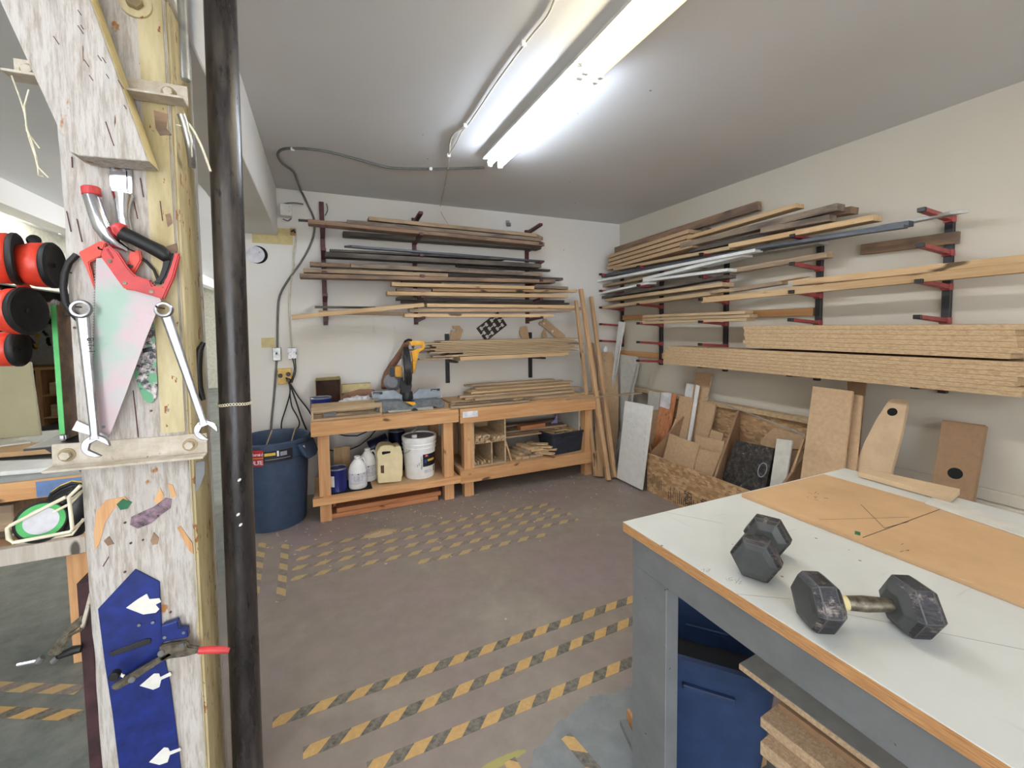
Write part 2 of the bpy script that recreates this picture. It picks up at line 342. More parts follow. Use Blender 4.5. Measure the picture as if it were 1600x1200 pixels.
ORD = ['topmost', 'second', 'third', 'fourth', 'fifth', 'sixth', 'seventh', 'eighth', 'ninth', 'tenth', 'eleventh', 'twelfth', 'thirteenth', 'fourteenth', 'fifteenth', 'sixteenth', 'seventeenth', 'eighteenth', 'nineteenth', 'twentieth']
def board(P0, P1, back, h, mat, label, name='board', cat='board', group=None, bev=.0015, taper=None):
    """P0-P1 = top front edge; back = vector across the width; h = thickness down"""
    P0, P1, back = V(P0), V(P1), V(back); x = (P1 - P0).normalized(); L = (P1 - P0).length
    bk = (back - x * back.dot(x)); wd = back.length; y = bk.normalized(); z = x.cross(y).normalized()
    if z.z < 0: y = -y; z = -z; flip = -1
    else: flip = 1
    R = Matrix((x, y, z)).transposed()
    c = (P0 + P1) / 2 + y * (flip * wd / 2) - z * (h / 2)
    b = MB().box(-L / 2, L / 2, -wd / 2, wd / 2, -h / 2, h / 2)
    if taper:
        for q in b.v:
            if q.x * taper > 0 and q.y * flip < 0: q.x -= taper * min(wd * 1.2, L * .2)
    ob = b.build(name, mat, bevel=min(bev, h * .2)); ob.location = c; ob.rotation_euler = R.to_euler()
    return tag(ob, label, cat, group)

# ---------------------------------------------------------------- the room
XR, YB, ZC = 3.48, 4.35, 2.83
struct(MB().box(-9, XR + .2, -4, 14, -.1, 0).build('floor', 'floor_concrete'))
struct(MB().box(-9, XR + .2, -4, 14, ZC, ZC + .1).build('ceiling', 'ceiling_paint'))
struct(MB().box(-.62, XR + .2, YB, YB + .15, 0, ZC).build('wall_back', 'wall_paint'))
struct(MB().box(XR, XR + .2, -4, YB, 0, ZC).build('wall_right', 'wall_right_paint'))
struct(MB().box(XR - .06, XR, -4, 2.3, 0, .53).box(XR - .03, XR, -4, 2.3, .53, .6).build('trim_1', 'wall_right_paint', bevel=.006))
struct(MB().box(-.62, -.32, .6, YB + .001, 2.41, ZC).build('trim_2', 'beam_paint', bevel=.004))
struct(MB().box(-.68, -.6, YB - .03, YB + .18, 0, 2.41).build('trim_3', 'white_paint', bevel=.004))
# the neighbouring bay on the left, seen past the post
wl = MB().box(-3.2, -3.1, -4, 5.9, 0, ZC).box(-3.2, -3.1, 8.4, 14, 0, ZC).box(-3.2, -3.1, 5.9, 8.4, 2.1, ZC)
struct(wl.build('wall_left', 'tin_wall'))
struct(MB().box(-9, -.62, 13.9, 14, 0, ZC).build('wall_far', 'tin_wall'))
struct(MB().box(-9, -8.9, -4, 14, 0, ZC).build('wall_west', 'tin_wall'))
struct(MB().box(-9, -3.1, -4.1, -4, 0, ZC).box(1.6, XR + .2, -4.1, -4, 0, ZC).box(-3.1, 1.6, -4.1, -4, 2.4, ZC).build('wall_front', 'wall_paint'))
struct(MB().box(-2.52, -2.34, 1.0, 14, 2.62, ZC).build('trim_4', 'beam_paint', bevel=.004))

# ---------------------------------------------------------------- fluorescent fixtures
def fixture(x, y0, y1, tubes, label, group, nm='fluorescent_fixture'):
    t = thing(nm, label, 'light fixture', (x, y0, ZC), group)
    MB().prism([(x - .07, y0, ZC), (x - .092, y0, ZC - .044), (x + .092, y0, ZC - .044), (x + .07, y0, ZC)], (0, y1 - y0, 0)).build('housing', 'white_paint', t)
    for dx, m in zip((-.042, .042), tubes):
        MB().cyl((x + dx, y0 + .03, ZC - .072), (x + dx, y1 - .03, ZC - .072), .019, n=16).build('tube', m, t, smooth=1)
        for yy in (y0 + .005, y1 - .03): MB().box(x + dx - .016, x + dx + .016, yy, yy + .025, ZC - .10, ZC - .0445).build('lamp_holder', 'white_plastic', t, bevel=.004)
    return t
fixture(1.22, 1.75, 2.96, ('tube_cool', 'tube_cool'), 'twin tube ceiling light with two cold white tubes, the one nearer the back wall', 'ceiling lights over the timber corner')
fixture(1.22, .53, 1.74, ('tube_warm', 'tube_dim'), 'twin tube ceiling light with one warm tube and one dim yellow tube', 'ceiling lights over the timber corner')
fixture(-2.74, 4.35, 5.56, ('tube_bay', 'tube_bay'), 'distant twin tube ceiling light left of the post, the nearer of the pair', 'ceiling lights in the next bay')
fixture(-2.74, 5.58, 6.79, ('tube_bay', 'tube_bay'), 'distant twin tube ceiling light left of the post, the farther of the pair', 'ceiling lights in the next bay')

for i, (x, y) in enumerate([(1.22, -2.6), (-.2, -3.0), (-1.5, .2), (-1.5, -1.4), (-1.5, -2.62)]):  # unseen fixtures, added out of view to lift the overall brightness
    fixture(x, y, y + 1.21, ('tube_added', 'tube_added'), 'added twin tube ceiling light %s' % ['continuing the tube row behind the view', 'crosswise between the rows behind the view', 'over the aisle left of the camera', 'over the aisle behind the camera', 'farthest back over the aisle'][i], 'added ceiling lights behind the view')
# ---------------------------------------------------------------- hazard tape on the floor
def tape(x0, y0, x1, y1, label, w=.05, m='hazard_tape', g='hazard tape strips on the floor'):
    L = math.hypot(x1 - x0, y1 - y0); a = math.atan2(y1 - y0, x1 - x0)
    o = MB().box(0, L, -w / 2, w / 2, 0, .0012).build('hazard_tape', m, org=(0, 0, 0)); o.location = (x0, y0, .0003); o.rotation_euler.z = a
    tag(o, label, 'floor tape', g)
tape(-.225, 1.84, 2.3, 1.86, 'yellow and black floor tape running under the white table, farthest of three near strips')
tape(-.11, 1.655, 2.3, 1.745, 'yellow and black floor tape, middle of the three long near strips')
tape(.10, 1.50, 2.3, 1.495, 'yellow and black floor tape, nearest of the three long near strips')
for i, (a, b, c, d) in enumerate([(465, 858, 860, 787), (463, 874, 876, 794), (457, 889, 891, 802), (455, 905, 903, 811), (653, 879, 853, 835)]):
    p, q = at(a, b, 'z', 0), at(c, d, 'z', 0)
    tape(p.x, p.y, q.x, q.y, ['worn floor tape closest to the workbenches', 'second worn floor tape out from the workbenches', 'third worn floor tape out from the workbenches', 'fourth worn floor tape out from the workbenches', 'short worn floor tape farthest out from the workbenches'][i], .045, 'hazard_tape_worn')
for i, (a, b, c, d) in enumerate([(410, 848, 392, 962), (446, 850, 438, 940)]):
    p, q = at(a, b, 'z', 0), at(c, d, 'z', 0)
    tape(p.x, p.y, q.x, q.y, ['worn floor tape pointing at the blue bin, beside the black pipe', 'worn floor tape pointing at the blue bin, right of the other one'][i], .05, 'hazard_tape_worn')
for i, (a, b, c, d) in enumerate([(884, 1150, 940, 1215), (796, 1188, 820, 1230)]):
    p, q = at(a, b, 'z', 0), at(c, d, 'z', 0)
    tape(p.x, p.y, q.x, q.y, ['short floor tape on the grey painted patch beside the table leg', 'end of a floor tape at the bottom edge of the view'][i], .045)
for i, (a, b, c, d) in enumerate([(-20, 1112, 125, 1118), (-20, 1072, 125, 1078)]):
    p, q = at(a, b, 'z', 0), at(c, d, 'z', 0)
    tape(p.x, p.y, q.x, q.y, ['floor tape left of the post, the nearer strip', 'faded floor tape left of the post, the farther strip'][i], .05, ['hazard_tape', 'hazard_tape_worn'][i])
mb = MB()
for i in range(240):
    x = random.uniform(-.4, 2.6); y = 3.75 - abs(random.gauss(0, .42)); s_ = random.uniform(.0015, .0045); a = random.random() * 3
    mb.obox((x, y, .002), (s_ * math.cos(a) * 2, s_ * math.sin(a) * 2, 0), (-s_ * math.sin(a), s_ * math.cos(a), 0), (0, 0, .0012))
tag(mb.build('wood_chips', 'debris'), 'pale wood chips and sawdust scattered on the floor before the workbenches', 'sawdust', kind='stuff')
mb = MB(); c0 = at(595, 833, 'z', 0)
mb.lathe([(.13, 0), (.10, .007), (.05, .016), (.0001, .02)], c0, 20, sx=1, sy=.45)
for i in range(80):
    a = random.random() * 6.28; r = random.random() * .15; s_ = .005
    mb.obox((c0.x + r * math.cos(a), c0.y + .5 * r * math.sin(a), .018 * (1 - r / .15) + .003), (s_, s_ * .3, 0), (0, s_ * .6, 0), (0, 0, .001))
tag(mb.build('sawdust_heap', 'strip'), 'small low heap of sawdust on the floor tape before the left bench', 'sawdust', kind='stuff')

# ---------------------------------------------------------------- wall racks
ZL = [1.16, 1.36, 1.563, 1.765, 1.967, 2.166]
def rack_right(y, levels, label, ztop, zbot):
    t = thing('rack_upright', label, 'rack', (XR, y, zbot), 'lumber rack uprights on the right wall')
    MB().box(XR - .03, XR, y - .02, y + .02, zbot, ztop).build('post', 'rack_black', t, bevel=.002)
    for z in levels:
        r = .035
        MB().prism([(XR - .03, y - .018, z - .014), (XR - .33, y - .018, z - .012 + r * .6), (XR - .33, y - .018, z + .012 + r * .6), (XR - .03, y - .018, z + .012)], (0, .036, 0)).box(XR - .045, XR - .001, y - .023, y + .023, z - .022, z + .016).build('arm', 'red_arm', t, bevel=.002)
        MB().box(XR - .352, XR - .331, y - .018, y + .018, z - .012 + r * .6, z + .013 + r * .6).build('end_cap', 'black_plastic', t, bevel=.002)
    return t
for y, lv, lab, z1, z0 in ((1.285, ZL, 'black rack upright with red arms on the right wall, nearest the camera', 2.2, 1.12),
                           (2.0, ZL, 'black rack upright with red arms on the right wall, second from the camera', 2.2, 1.12),
                           (2.8, ZL, 'black rack upright with red arms on the right wall, third from the camera', 2.2, 1.12),
                           (3.615, ZL, 'black rack upright with red arms on the right wall, fourth from the camera', 2.2, 1.12),
                           (4.28, [z for z in ZL[1:]], 'black rack upright with red arms right in the room corner', 2.2, 1.30)):
    rack_right(y, lv, lab, z1, z0)
BL = [1.64, 1.835, 2.03, 2.225, 2.42, 2.615]
def rack_back(x, levels, label, ztop, zbot):
    t = thing('rack_upright', label, 'rack', (x, YB, zbot), 'lumber rack uprights on the back wall')
    MB().box(x - .02, x + .02, YB - .03, YB, zbot, ztop).build('post', 'rack_maroon', t, bevel=.002)
    for z in levels:
        MB().prism([(x - .02, YB - .03, z - .018), (x - .02, YB - .36, z + .01), (x - .02, YB - .36, z + .036), (x - .02, YB - .03, z + .012)], (.04, 0, 0)).build('arm', 'rack_maroon', t, bevel=.002)
    return t
rack_back(.05, BL[:5], 'dark maroon rack upright at the left end of the back wall rack', 2.74, 1.6)
rack_back(.9, BL, 'dark maroon rack upright in the middle of the back wall rack', 2.67, 1.6)
rack_back(2.17, BL, 'dark maroon rack upright at the right end of the back wall rack', 2.65, 1.6)
for x, lab in ((1.22, 'black lower bracket post holding the particleboard strips, left one'), (2.2, 'black lower bracket post holding the particleboard strips, right one')):
    t = thing('rack_bracket', lab, 'bracket', (x, YB, .98), 'lower brackets on the back wall')
    MB().box(x - .02, x + .02, YB - .03, YB, .98, 1.5).build('post', 'rack_black', t, bevel=.002)
    MB().prism([(x - .015, YB - .03, 1.20), (x - .015, YB - .36, 1.215), (x - .015, YB - .36, 1.234), (x - .015, YB - .03, 1.232)], (.03, 0, 0)).build('arm', 'rack_black', t, bevel=.002)

# ---------------------------------------------------------------- boards on the back wall rack
def bb(x0, y0, x1, y1, Y, d, h, mat, label, g, taper=None, name='board'):
    return board(at(x0, y0, 'y', Y), at(x1, y1, 'y', Y), (0, d, 0), h, mat, label, name, group=g, taper=taper)
G1 = 'boards on the top level of the back wall rack'
bb(481, 342, 851, 379, 4.00, .12, .036, 'brownboard', 'long brown board at the front of the top level, reaching furthest left', G1)
bb(542, 343, 846, 372, 3.99, .13, .034, 'weathered', 'long greyish tan board lying on the front brown board of the top level', G1)
bb(576, 338, 857, 367, 4.03, .12, .034, 'tan', 'long tan board with a split pointed end, highest on the back wall rack', G1, taper=1)
bb(466, 342, 542, 347, 4.14, .03, .016, 'darkboard', 'thin dark rod poking out left above the brown board', G1, name='rod')
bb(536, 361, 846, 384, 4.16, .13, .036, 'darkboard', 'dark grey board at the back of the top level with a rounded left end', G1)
G2 = 'boards on the second level of the back wall rack'
bb(508, 393, 846, 412, 4.01, .14, .042, 'darkboard', 'dark weathered board lowest at the front of the second level', G2)
bb(515, 389, 790, 403, 4.06, .10, .02, 'darkboard', 'shorter dark board resting on the front board of the second level', G2)
bb(538, 382, 851, 407, 4.12, .05, .02, 'bluegrey_metal', 'slim dark metal strip with a pointed left end on the second level', G2, name='metal_strip', taper=-1)
G3 = 'boards on the third level of the back wall rack'
bb(468, 427, 868, 437, 4.00, .14, .036, 'brownboard', 'long brown board lowest at the front of the third level', G3)
bb(474, 419, 700, 427, 4.01, .10, .034, 'tan', 'yellowish tan board at the left end of the third level', G3)
bb(484, 409, 560, 413, 4.08, .09, .034, 'brownboard', 'short pinkish brown offcut on top at the left of the third level', G3)
bb(548, 411, 848, 426, 4.02, .11, .038, 'weathered', 'long weathered plank with a chipped left end on the third level', G3)
bb(700, 428, 880, 434, 4.17, .09, .03, 'darkboard', 'grey plank with a pale end sticking out right on the third level', G3)
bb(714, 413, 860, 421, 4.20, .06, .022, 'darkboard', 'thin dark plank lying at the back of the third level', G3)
G4 = 'boards on the fourth level of the back wall rack'
bb(605, 455, 888, 460, 4.00, .09, .036, 'pine', 'fresh pine board lowest at the front of the fourth level', G4)
bb(612, 441, 835, 447, 4.00, .09, .034, 'pine', 'fresh pine board topmost on the fourth level', G4)
bb(676, 451, 902, 453, 4.08, .09, .026, 'pine', 'pale pine board sandwiched in the middle of the fourth level', G4)
bb(620, 450, 674, 452, 4.02, .09, .026, 'brownboard', 'short brown offcut sandwiched at the left of the fourth level', G4)
bb(628, 438, 690, 440, 4.10, .08, .022, 'darkboard', 'short dark offcut on top of the fourth level', G4)
bb(835, 445, 888, 448, 4.03, .08, .03, 'weathered', 'short grey brown board end at the right of the fourth level', G4)
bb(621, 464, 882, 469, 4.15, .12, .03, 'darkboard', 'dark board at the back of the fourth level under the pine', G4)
G5 = 'boards on the fifth level of the back wall rack'
bb(632, 490, 866, 491, 3.99, .10, .032, 'pine', 'fresh pine board lowest at the front of the fifth level', G5)
bb(640, 482, 892, 482, 4.0, .10, .034, 'tan', 'pinkish tan board in the middle of the fifth level', G5)
bb(667, 474, 897, 477, 3.99, .10, .034, 'pine', 'pine board topmost on the fifth level', G5)
bb(866, 480, 913, 480, 4.04, .09, .032, 'tan', 'short board end jutting out right towards the leaning planks', G5)
bb(455, 492, 662, 473, 3.95, .04, .038, 'pine', 'long pale board lying slanted across the left half of the fifth level', G5)
bb(492, 478, 587, 479, 4.18, .05, .018, 'darkboard', 'thin dark brown stick at the left end of the fifth level', G5, name='stick')
bb(498, 485, 636, 488, 4.05, .09, .03, 'tan', 'tan board behind the slanted one on the fifth level', G5)
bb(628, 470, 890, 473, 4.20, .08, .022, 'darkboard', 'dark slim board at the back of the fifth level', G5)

# bundle of particleboard strips on the lower brackets
GB = 'particleboard strips stacked on the lower brackets'
zs = 1.236; n = 9; th = .0170
ext = [(698, 904), (724, 892), (672, 904), (680, 898), (672, 905), (682, 889), (676, 903), (664, 899), (689, 904)]
board((at(719, 560, 'y', 3.965).x, 3.965, zs + .042), (at(889, 560, 'y', 3.965).x, 3.965, zs + .044), (0, .26, 0), .040, 'pine', 'thick light board at the bottom front of the particleboard strips', group=GB)
for i in range(n):
    z = zs + .044 + th * (i + 1); a = at(ext[i][0], 545, 'y', 3.98).x; b = at(ext[i][1], 545, 'y', 3.98).x
    board((a, 3.98 + random.uniform(0, .016), z), (b, 3.98 + random.uniform(0, .01), z), (0, .25, 0), th - .0032, 'strip', 'long particleboard strip, %s from the top in the bundle over the workbench' % ORD[n - 1 - i].replace('topmost', 'first'), 'particleboard_strip', 'board', GB)
for i, (a, b, z, Y) in enumerate([(641, 702, 1.36, 4.02), (655, 716, 1.272, 3.955), (650, 708, 1.33, 4.1), (676, 724, 1.292, 3.975)]):
    board(V((at(a, 550, 'y', Y).x, Y, z + .002)), V((at(b, 550, 'y', Y).x - .05, Y, z)), (0, .1, 0), .014, 'tan', ['reddish thin offcut sticking out left above the saw handle', 'thin pale lath lowest at the left end of the strip bundle', 'thin brown lath sticking out left at mid height of the bundle', 'short lath just left of the thick bottom board of the bundle'][i], 'lath', 'board', 'short laths poking out of the strip bundle')
for i, (a, c, b, d) in enumerate([(688, 536, 868, 533), (866, 532, 912, 536), (695, 539, 870, 535.5)]):
    bb(a, c, b, d, 4.12, .06, .012, 'weathered' if i < 2 else 'strip', ['thin greyish lath lying on top of the strip bundle', 'thin dark lath at the right end on top of the strip bundle', 'thin pale lath just under the greyish one on top of the bundle'][i], 'thin laths on top of the strip bundle', name='lath')

# ---------------------------------------------------------------- jigs and plate on the back wall
def wallpoly(pts, Y, th, mat, name, label, cat, holes=(), g=None):
    P = [at(a, b, 'y', Y) for a, b in pts]; c = sum(P, V((0, 0, 0))) / len(P)
    o = MB().prism(P, (0, th, 0)).build(name, mat, org=c, bevel=.001)
    for hx, hy, hr in holes:
        q = at(hx, hy, 'y', Y - .0005)
        h = MB().cyl(q, q + V((0, .003, 0)), hr, n=16).build('hole', 'white_paint', o)
    return tag(o, label, cat, g)
def px7(l): return [(680 + u * .15, 480 + v * .15) for u, v in l]
GJ = 'wooden jigs on the strip bundle'
wallpoly(px7([(180, 195), (250, 193), (292, 238), (245, 372), (130, 374), (150, 335), (170, 345), (178, 332), (155, 318), (168, 235), (195, 258), (222, 248), (218, 226), (186, 222)]), 4.30, .012, 'mdf', 'wooden_jig', 'mdf jig with a hooked notch, leftmost over the strip bundle', 'jig', g=GJ)
wallpoly(px7([(893, 212), (905, 203), (950, 195), (960, 205), (985, 352), (918, 352), (895, 300), (880, 262)]), 4.30, .012, 'mdf', 'wooden_jig', 'narrow mdf jig with a rounded shoulder standing on the strip bundle', 'jig', g=GJ)
wallpoly(px7([(1112, 310), (1118, 262), (1135, 230), (1150, 238), (1170, 310)]), 4.31, .012, 'mdf', 'wooden_jig', 'small fin shaped wooden jig between two bigger jigs', 'jig', g=GJ)
wallpoly(px7([(1083, 165), (1100, 148), (1118, 158), (1130, 122), (1150, 122), (1355, 290), (1355, 335), (1285, 342), (1110, 190), (1090, 185)]), 4.30, .012, 'mdf', 'wooden_jig', 'long slanted mdf jig with two white holes, right end of the bundle', 'jig', ((850, 505.5, .012), (863.5, 517.5, .014)), g=GJ)
# perforated dark plate: true cut-outs
A, B_, C_ = at(744, 513, 'y', 4.345), at(759, 534, 'y', 4.345), at(792, 508, 'y', 4.345); D_ = A + (C_ - B_)
NX, NY = 21, 13
cells = [[1] * NX for _ in range(NY)]
def cutI(cx, cy):
    for j in range(NY):
        for i in range(NX):
            if (abs(i - cx) <= 3 and abs(j - cy) <= 0) or (2 <= abs(i - cx) <= 3 and abs(j - cy) <= 1): cells[j][i] = 0
for cx, cy in ((10, 6), (0, 6), (20, 6), (5, 2), (15, 2), (5, 10), (15, 10)): cutI(cx, cy)
mb = MB()
for j in range(NY):
    for i in range(NX):
        if cells[j][i]:
            u, v = (C_ - B_) / NX, (A - B_) / NY; p = B_ + u * i + v * j
            mb.prism([p, p + u, p + u + v, p + v], (0, -.008, 0))
tag(mb.build('slotted_plate', 'plate_brown', org=B_), 'dark brown plate with dumbbell shaped cut-outs hung askew on the wall', 'template')

# ---------------------------------------------------------------- boards on the right wall rack
def rb(x0, y0, x1, y1, X, d, h, mat, label, g, taper=None, name='board'):
    return board(at(x0, y0, 'x', X), at(x1, y1, 'x', X), (d, 0, 0), h, mat, label, name, group=g, taper=taper)
H1 = 'boards heaped on the top level of the right wall rack'
rb(953, 389, 1183, 314, 3.40, .05, .075, 'brownboard', 'brown board standing on edge against the wall at the top of the heap', H1)
for i in range(4):
    rb(950 - i * .6, 399 + i * 6.2, 1076 + i * 2, 358 + i * 7.4, 3.17 + .002 * i, .17, .0345, 'mdf', 'wide tan board in the stack at the corner end, %s from its top' % ORD[i].replace('topmost', 'first'), H1)
rb(1036, 372, 1066, 361, 3.22, .06, .02, 'strip', 'small triangular pale offcut on top of the wide tan boards', H1, name='offcut', taper=1)
rb(1073, 369, 1244, 317, 3.15, .09, .032, 'pine', 'orange tan board with a square cut end, brightest of the top heap', H1)
rb(1062, 380, 1308, 317, 3.17, .09, .048, 'weathered', 'long weathered grey beam under the orange tan board', H1)
rb(1076, 372, 1102, 355, 3.33, .08, .05, 'darkboard', 'dark broken block wedged behind the orange tan board', H1, name='block')
rb(1188, 356, 1296, 335, 3.15, .08, .042, 'weathered', 'chipped grey timber offcut beneath the weathered beam', H1)
rb(1215, 341, 1330, 322, 3.27, .09, .045, 'brownboard', 'dark splintered timber behind the weathered beam', H1)
rb(1075, 389, 1230, 355, 3.24, .1, .035, 'darkboard', 'dark board in the shadow under the weathered beam', H1)
rb(1138, 381, 1364, 335, 3.14, .10, .036, 'pine', 'long orange board resting on the dark metal channels', H1)
rb(958, 419, 1140, 384, 3.16, .16, .03, 'strip', 'pale yellowish board under the wide tan boards', H1)
rb(930, 431, 1420, 344, 3.20, .06, .032, 'bluegrey_metal', 'long blue grey metal channel beneath the top heap', H1, name='metal_channel')
rb(1180, 385, 1412, 350, 3.14, .05, .022, 'bluegrey_metal', 'second blue grey metal channel ending near the last upright', H1, name='metal_channel')
rb(1330, 361, 1508, 325, 3.27, .05, .02, 'lightgrey_metal', 'pale grey bar reaching past the last upright under the top arm', H1, name='metal_bar', taper=1)
H2 = 'boards on the second level of the right wall rack'
rb(930, 438, 1180, 388, 3.14, .09, .026, 'white_board', 'long white board, upper one of the two white levels', H2)
rb(1004, 434, 1158, 395, 3.17, .14, .03, 'white_board', 'shorter white board tucked under the long upper white board', H2)
rb(938, 446, 1096, 413, 3.22, .1, .03, 'tan', 'greyish board under the upper white board', H2)
rb(1141, 420, 1292, 393, 3.30, .08, .04, 'tan', 'yellow brown board near the wall between the second and third uprights', H2)
rb(1140, 398, 1280, 374, 3.25, .12, .03, 'lightgrey_metal', 'grey trim strip above the yellow brown board', H2, name='metal_strip')
H3 = 'boards on the third level of the right wall rack'
rb(934, 457, 1012, 440, 3.16, .12, .026, 'white_board', 'short white board at the corner end of the third level', H3)
rb(1004, 437, 1136, 419, 3.14, .12, .026, 'white_board', 'white board ending at the third upright, lower of the white levels', H3)
rb(940, 463, 1135, 429, 3.20, .12, .028, 'darkboard', 'dark grey board under the lower white boards', H3)
H4 = 'boards on the fourth level of the right wall rack'
rb(945, 467, 1128, 441, 3.15, .15, .034, 'strip', 'tan board with a dark end, upper one at the corner end of the fourth level', H4)
rb(941, 478, 1110, 455, 3.14, .16, .036, 'strip', 'tan board lowest at the corner end of the fourth level', H4)
rb(1108, 455, 1132, 451, 3.14, .08, .026, 'tan', 'small broken offcut end between the tan and orange boards', H4, name='offcut')
rb(1095, 465, 1640, 405, 3.15, .05, .05, 'pine', 'very long orange tan board running out of frame, front one', H4)
rb(1238, 438, 1640, 393, 3.26, .08, .042, 'pine', 'very long orange tan board running out of frame, rear one', H4)
rb(1140, 451, 1222, 438, 3.2, .07, .03, 'tan', 'short orange board between the third and second uprights', H4)
rb(1216, 438, 1262, 430, 3.12, .06, .008, 'mdf', 'thin flat pale panel offcut lying over the long orange boards', H4, name='offcut', taper=1)
H5 = 'boards on the lower levels of the right wall rack'
for i in range(3): rb(1004, 492.5 + i * 5, 1164 + (i * 7) % 12, 485.6 + i * 5.4, 3.14 + .01 * i, .1, .026, 'strip', 'pale tan board in the short stack of three, %s' % ('topmost', 'middle', 'lowest')[i], H5)
rb(1345, 382, 1497, 361, 3.44, .035, .07, 'brownboard', 'brown board fixed on the wall behind the last upright', H5)
for i, (a, c, b, d) in enumerate([(968, 493, 1270, 481), (966, 547, 1046, 553)]):
    rb(a, c, b, d, 3.455, .022, .06, 'fir', ['upper wooden rail screwed to the wall behind the rack uprights', 'lower wooden rail screwed to the wall near the corner'][i], 'wooden wall rails', name='wall_rail')
HP = 'particleboard planks on the fifth level of the right wall rack'
zt, zb = 1.545, 1.372; xx = 3.125
for i in range(6):
    t_ = (zt - zb) / 6; z = zt - i * t_; y0 = at(1161 + (0, 2, 1, 3, 0, 4)[i], 530, 'x', xx).y; y1 = at((1612, 1585, 1588, 1590, 1598, 1580)[i], 540, 'x', xx).y
    board((xx, y0, z), (xx, y1, z - .008), (.24, 0, 0), t_ - .0008, 'particle', 'particleboard plank on the upper bundle above the white table, %s from the top' % ORD[i].replace('topmost', 'first'), 'particleboard_plank', 'board', HP, bev=.0007)
pl0 = bpy.data.objects[[o.name for o in COL.objects if o.get('group') == HP][-1]]
st = MB()
for k in range(46):
    if k % 11 in (7, 8): continue
    yy = 2.02 - k * .019; z0_ = 1.372 + .003; h_ = random.uniform(.010, .019)
    st.box(xx - .0006, xx, yy - .0018, yy + .0018, z0_, z0_ + h_)
    if k % 3 == 0: st.box(xx - .0006, xx, yy - .010, yy, z0_ + h_ * .5, z0_ + h_ * .5 + .003)
o_ = part(st.build('stencil', 'ink', pl0, org=(0, 0, 0)), 'cut off black stencilled marks'); o_.matrix_parent_inverse = Matrix.LocRotScale(pl0.location, pl0.rotation_euler, None).inverted()
HQ = 'particleboard planks on the lowest level of the right wall rack'
zt, zb = 1.375 - .022, 1.178
for i in range(7):
    t_ = (zt - zb) / 7; z = zt - i * t_; y0 = at(1036 + (8, 4, 0, 3, 0, 2, 0)[i], 552, 'x', xx).y; y1 = at((1640, 1620, 1612, 1590, 1586, 1610, 1598)[i], 590, 'x', xx).y
    board((xx, y0, z), (xx, y1, z), (.24, 0, 0), t_ - .0008, 'particle', 'long particleboard plank on the lowest arms, %s from the top of seven' % ORD[i].replace('topmost', 'first'), 'particleboard_plank', 'board', HQ, bev=.0007)

# ---------------------------------------------------------------- osb bin under the racks
bt = thing('lumber_bin', 'low open osb bin of sheet offcuts along the right wall', 'bin', (2.78, 1.88, 0))
y0b, y1b = 1.88, 3.07
ff = MB().box(2.78, 2.80, y0b, y1b, .0, .36).build('front_panel', 'osb', bt, bevel=.001)
MB().box(3.38, 3.395, y0b, 3.66, .0, .80).build('back_panel', 'osb', bt)
MB().box(3.34, 3.42, 1.86, 3.95, .80, .84).build('back_rail', 'strip', bt, bevel=.002)
MB().prism([(2.80, y1b - .02, 0), (3.38, y1b - .02, 0), (3.38, y1b - .02, .79), (2.80, y1b - .02, .35)], (0, .016, 0)).build('end_panel', 'mdf_dark', bt)
pa = at(1153.8, 635, 'x', 3.36); pb = at(1113.7, 746, 'x', 2.80)
MB().prism([(2.805, pb.y, .01), (3.36, pa.y, .01), (3.36, pa.y, pa.z), (2.805, pb.y, pb.z)], (0, -.02, 0)).build('divider', 'mdf_dark', bt)
MB().box(2.80, 3.38, y0b, y1b - .02, .0, .012).build('bottom', 'osb', bt)
MB().prism([(2.80, y0b, .012), (3.38, y0b, .012), (3.38, y0b, .79), (2.80, y0b, .35)], (0, .016, 0)).build('end_panel', 'mdf_dark', bt)
# printed stamp and hazard bars on the osb, as dark ink strips
mb = MB()
def ink(y, z0, z1, wd): mb.box(2.7792, 2.78, y - wd / 2, y + wd / 2, z0, z1)
for i in range(46): ink(2.80 - i * .021, .02, .02 + random.uniform(.05, .13), .006)
for r in range(7):
    for k in range(7):
        if random.random() < .65: ink(2.62 - k * .012, .05 + r * .016, .062 + r * .016, .009)
        if random.random() < .55: ink(2.45 - k * .012, .05 + r * .016, .062 + r * .016, .009)
for k in range(10): ink(3.03 - k * .016, .05 + random.random() * .05, .16 + random.random() * .03, .004)
part(mb.build('stamp', 'ink', bt), 'black stamped bars and figures')

def c3(u, v): return (920 + .2583 * u, 480 + .2583 * v)
def c4(u, v): return (1240 + .2583 * u, 500 + .2583 * v)
def lean(pts, xb, k, th, mat, name, label, cat, g=None, zb=None, ky=0, holes=(), edge=None):
    """sheet leaning on the wall: outline traced in the plane x = xb + k z (+ ky y), thickness behind it"""
    n = V((1, -ky, -k)).normalized(); P = [atp(a, b, V((xb, 0, 0)), n) for a, b in pts]
    if zb is not None:   # run the sheet on down to its foot: the last two points slide to zb
        for i, j in ((3, 0), (2, 1)):
            d = P[i] - P[j]; P[i] = P[j] + d * ((zb - P[j].z) / d.z)
    c = sum(P, V((0, 0, 0))) / len(P)
    o = MB().prism(P, n * th).build(name, mat, org=c, bevel=min(.0015, th * .2))
    for hx, hy, hr in holes:
        q = atp(hx, hy, V((xb, 0, 0)), n) - n * .0006
        h = MB().cyl(q, q + n * .002, hr, n=20).build('hole', 'black_matte', o)
    return tag(o, label, cat, g)
GS = 'sheet offcuts standing in the osb bin'
lean([c3(360, 505), c3(432, 520), c3(420, 640), c3(350, 640)], 3.22, .12, .016, 'melamine', 'panel', 'grey brown panel offcut behind the orange board at the corner end of the bin', 'panel', GS, .02)
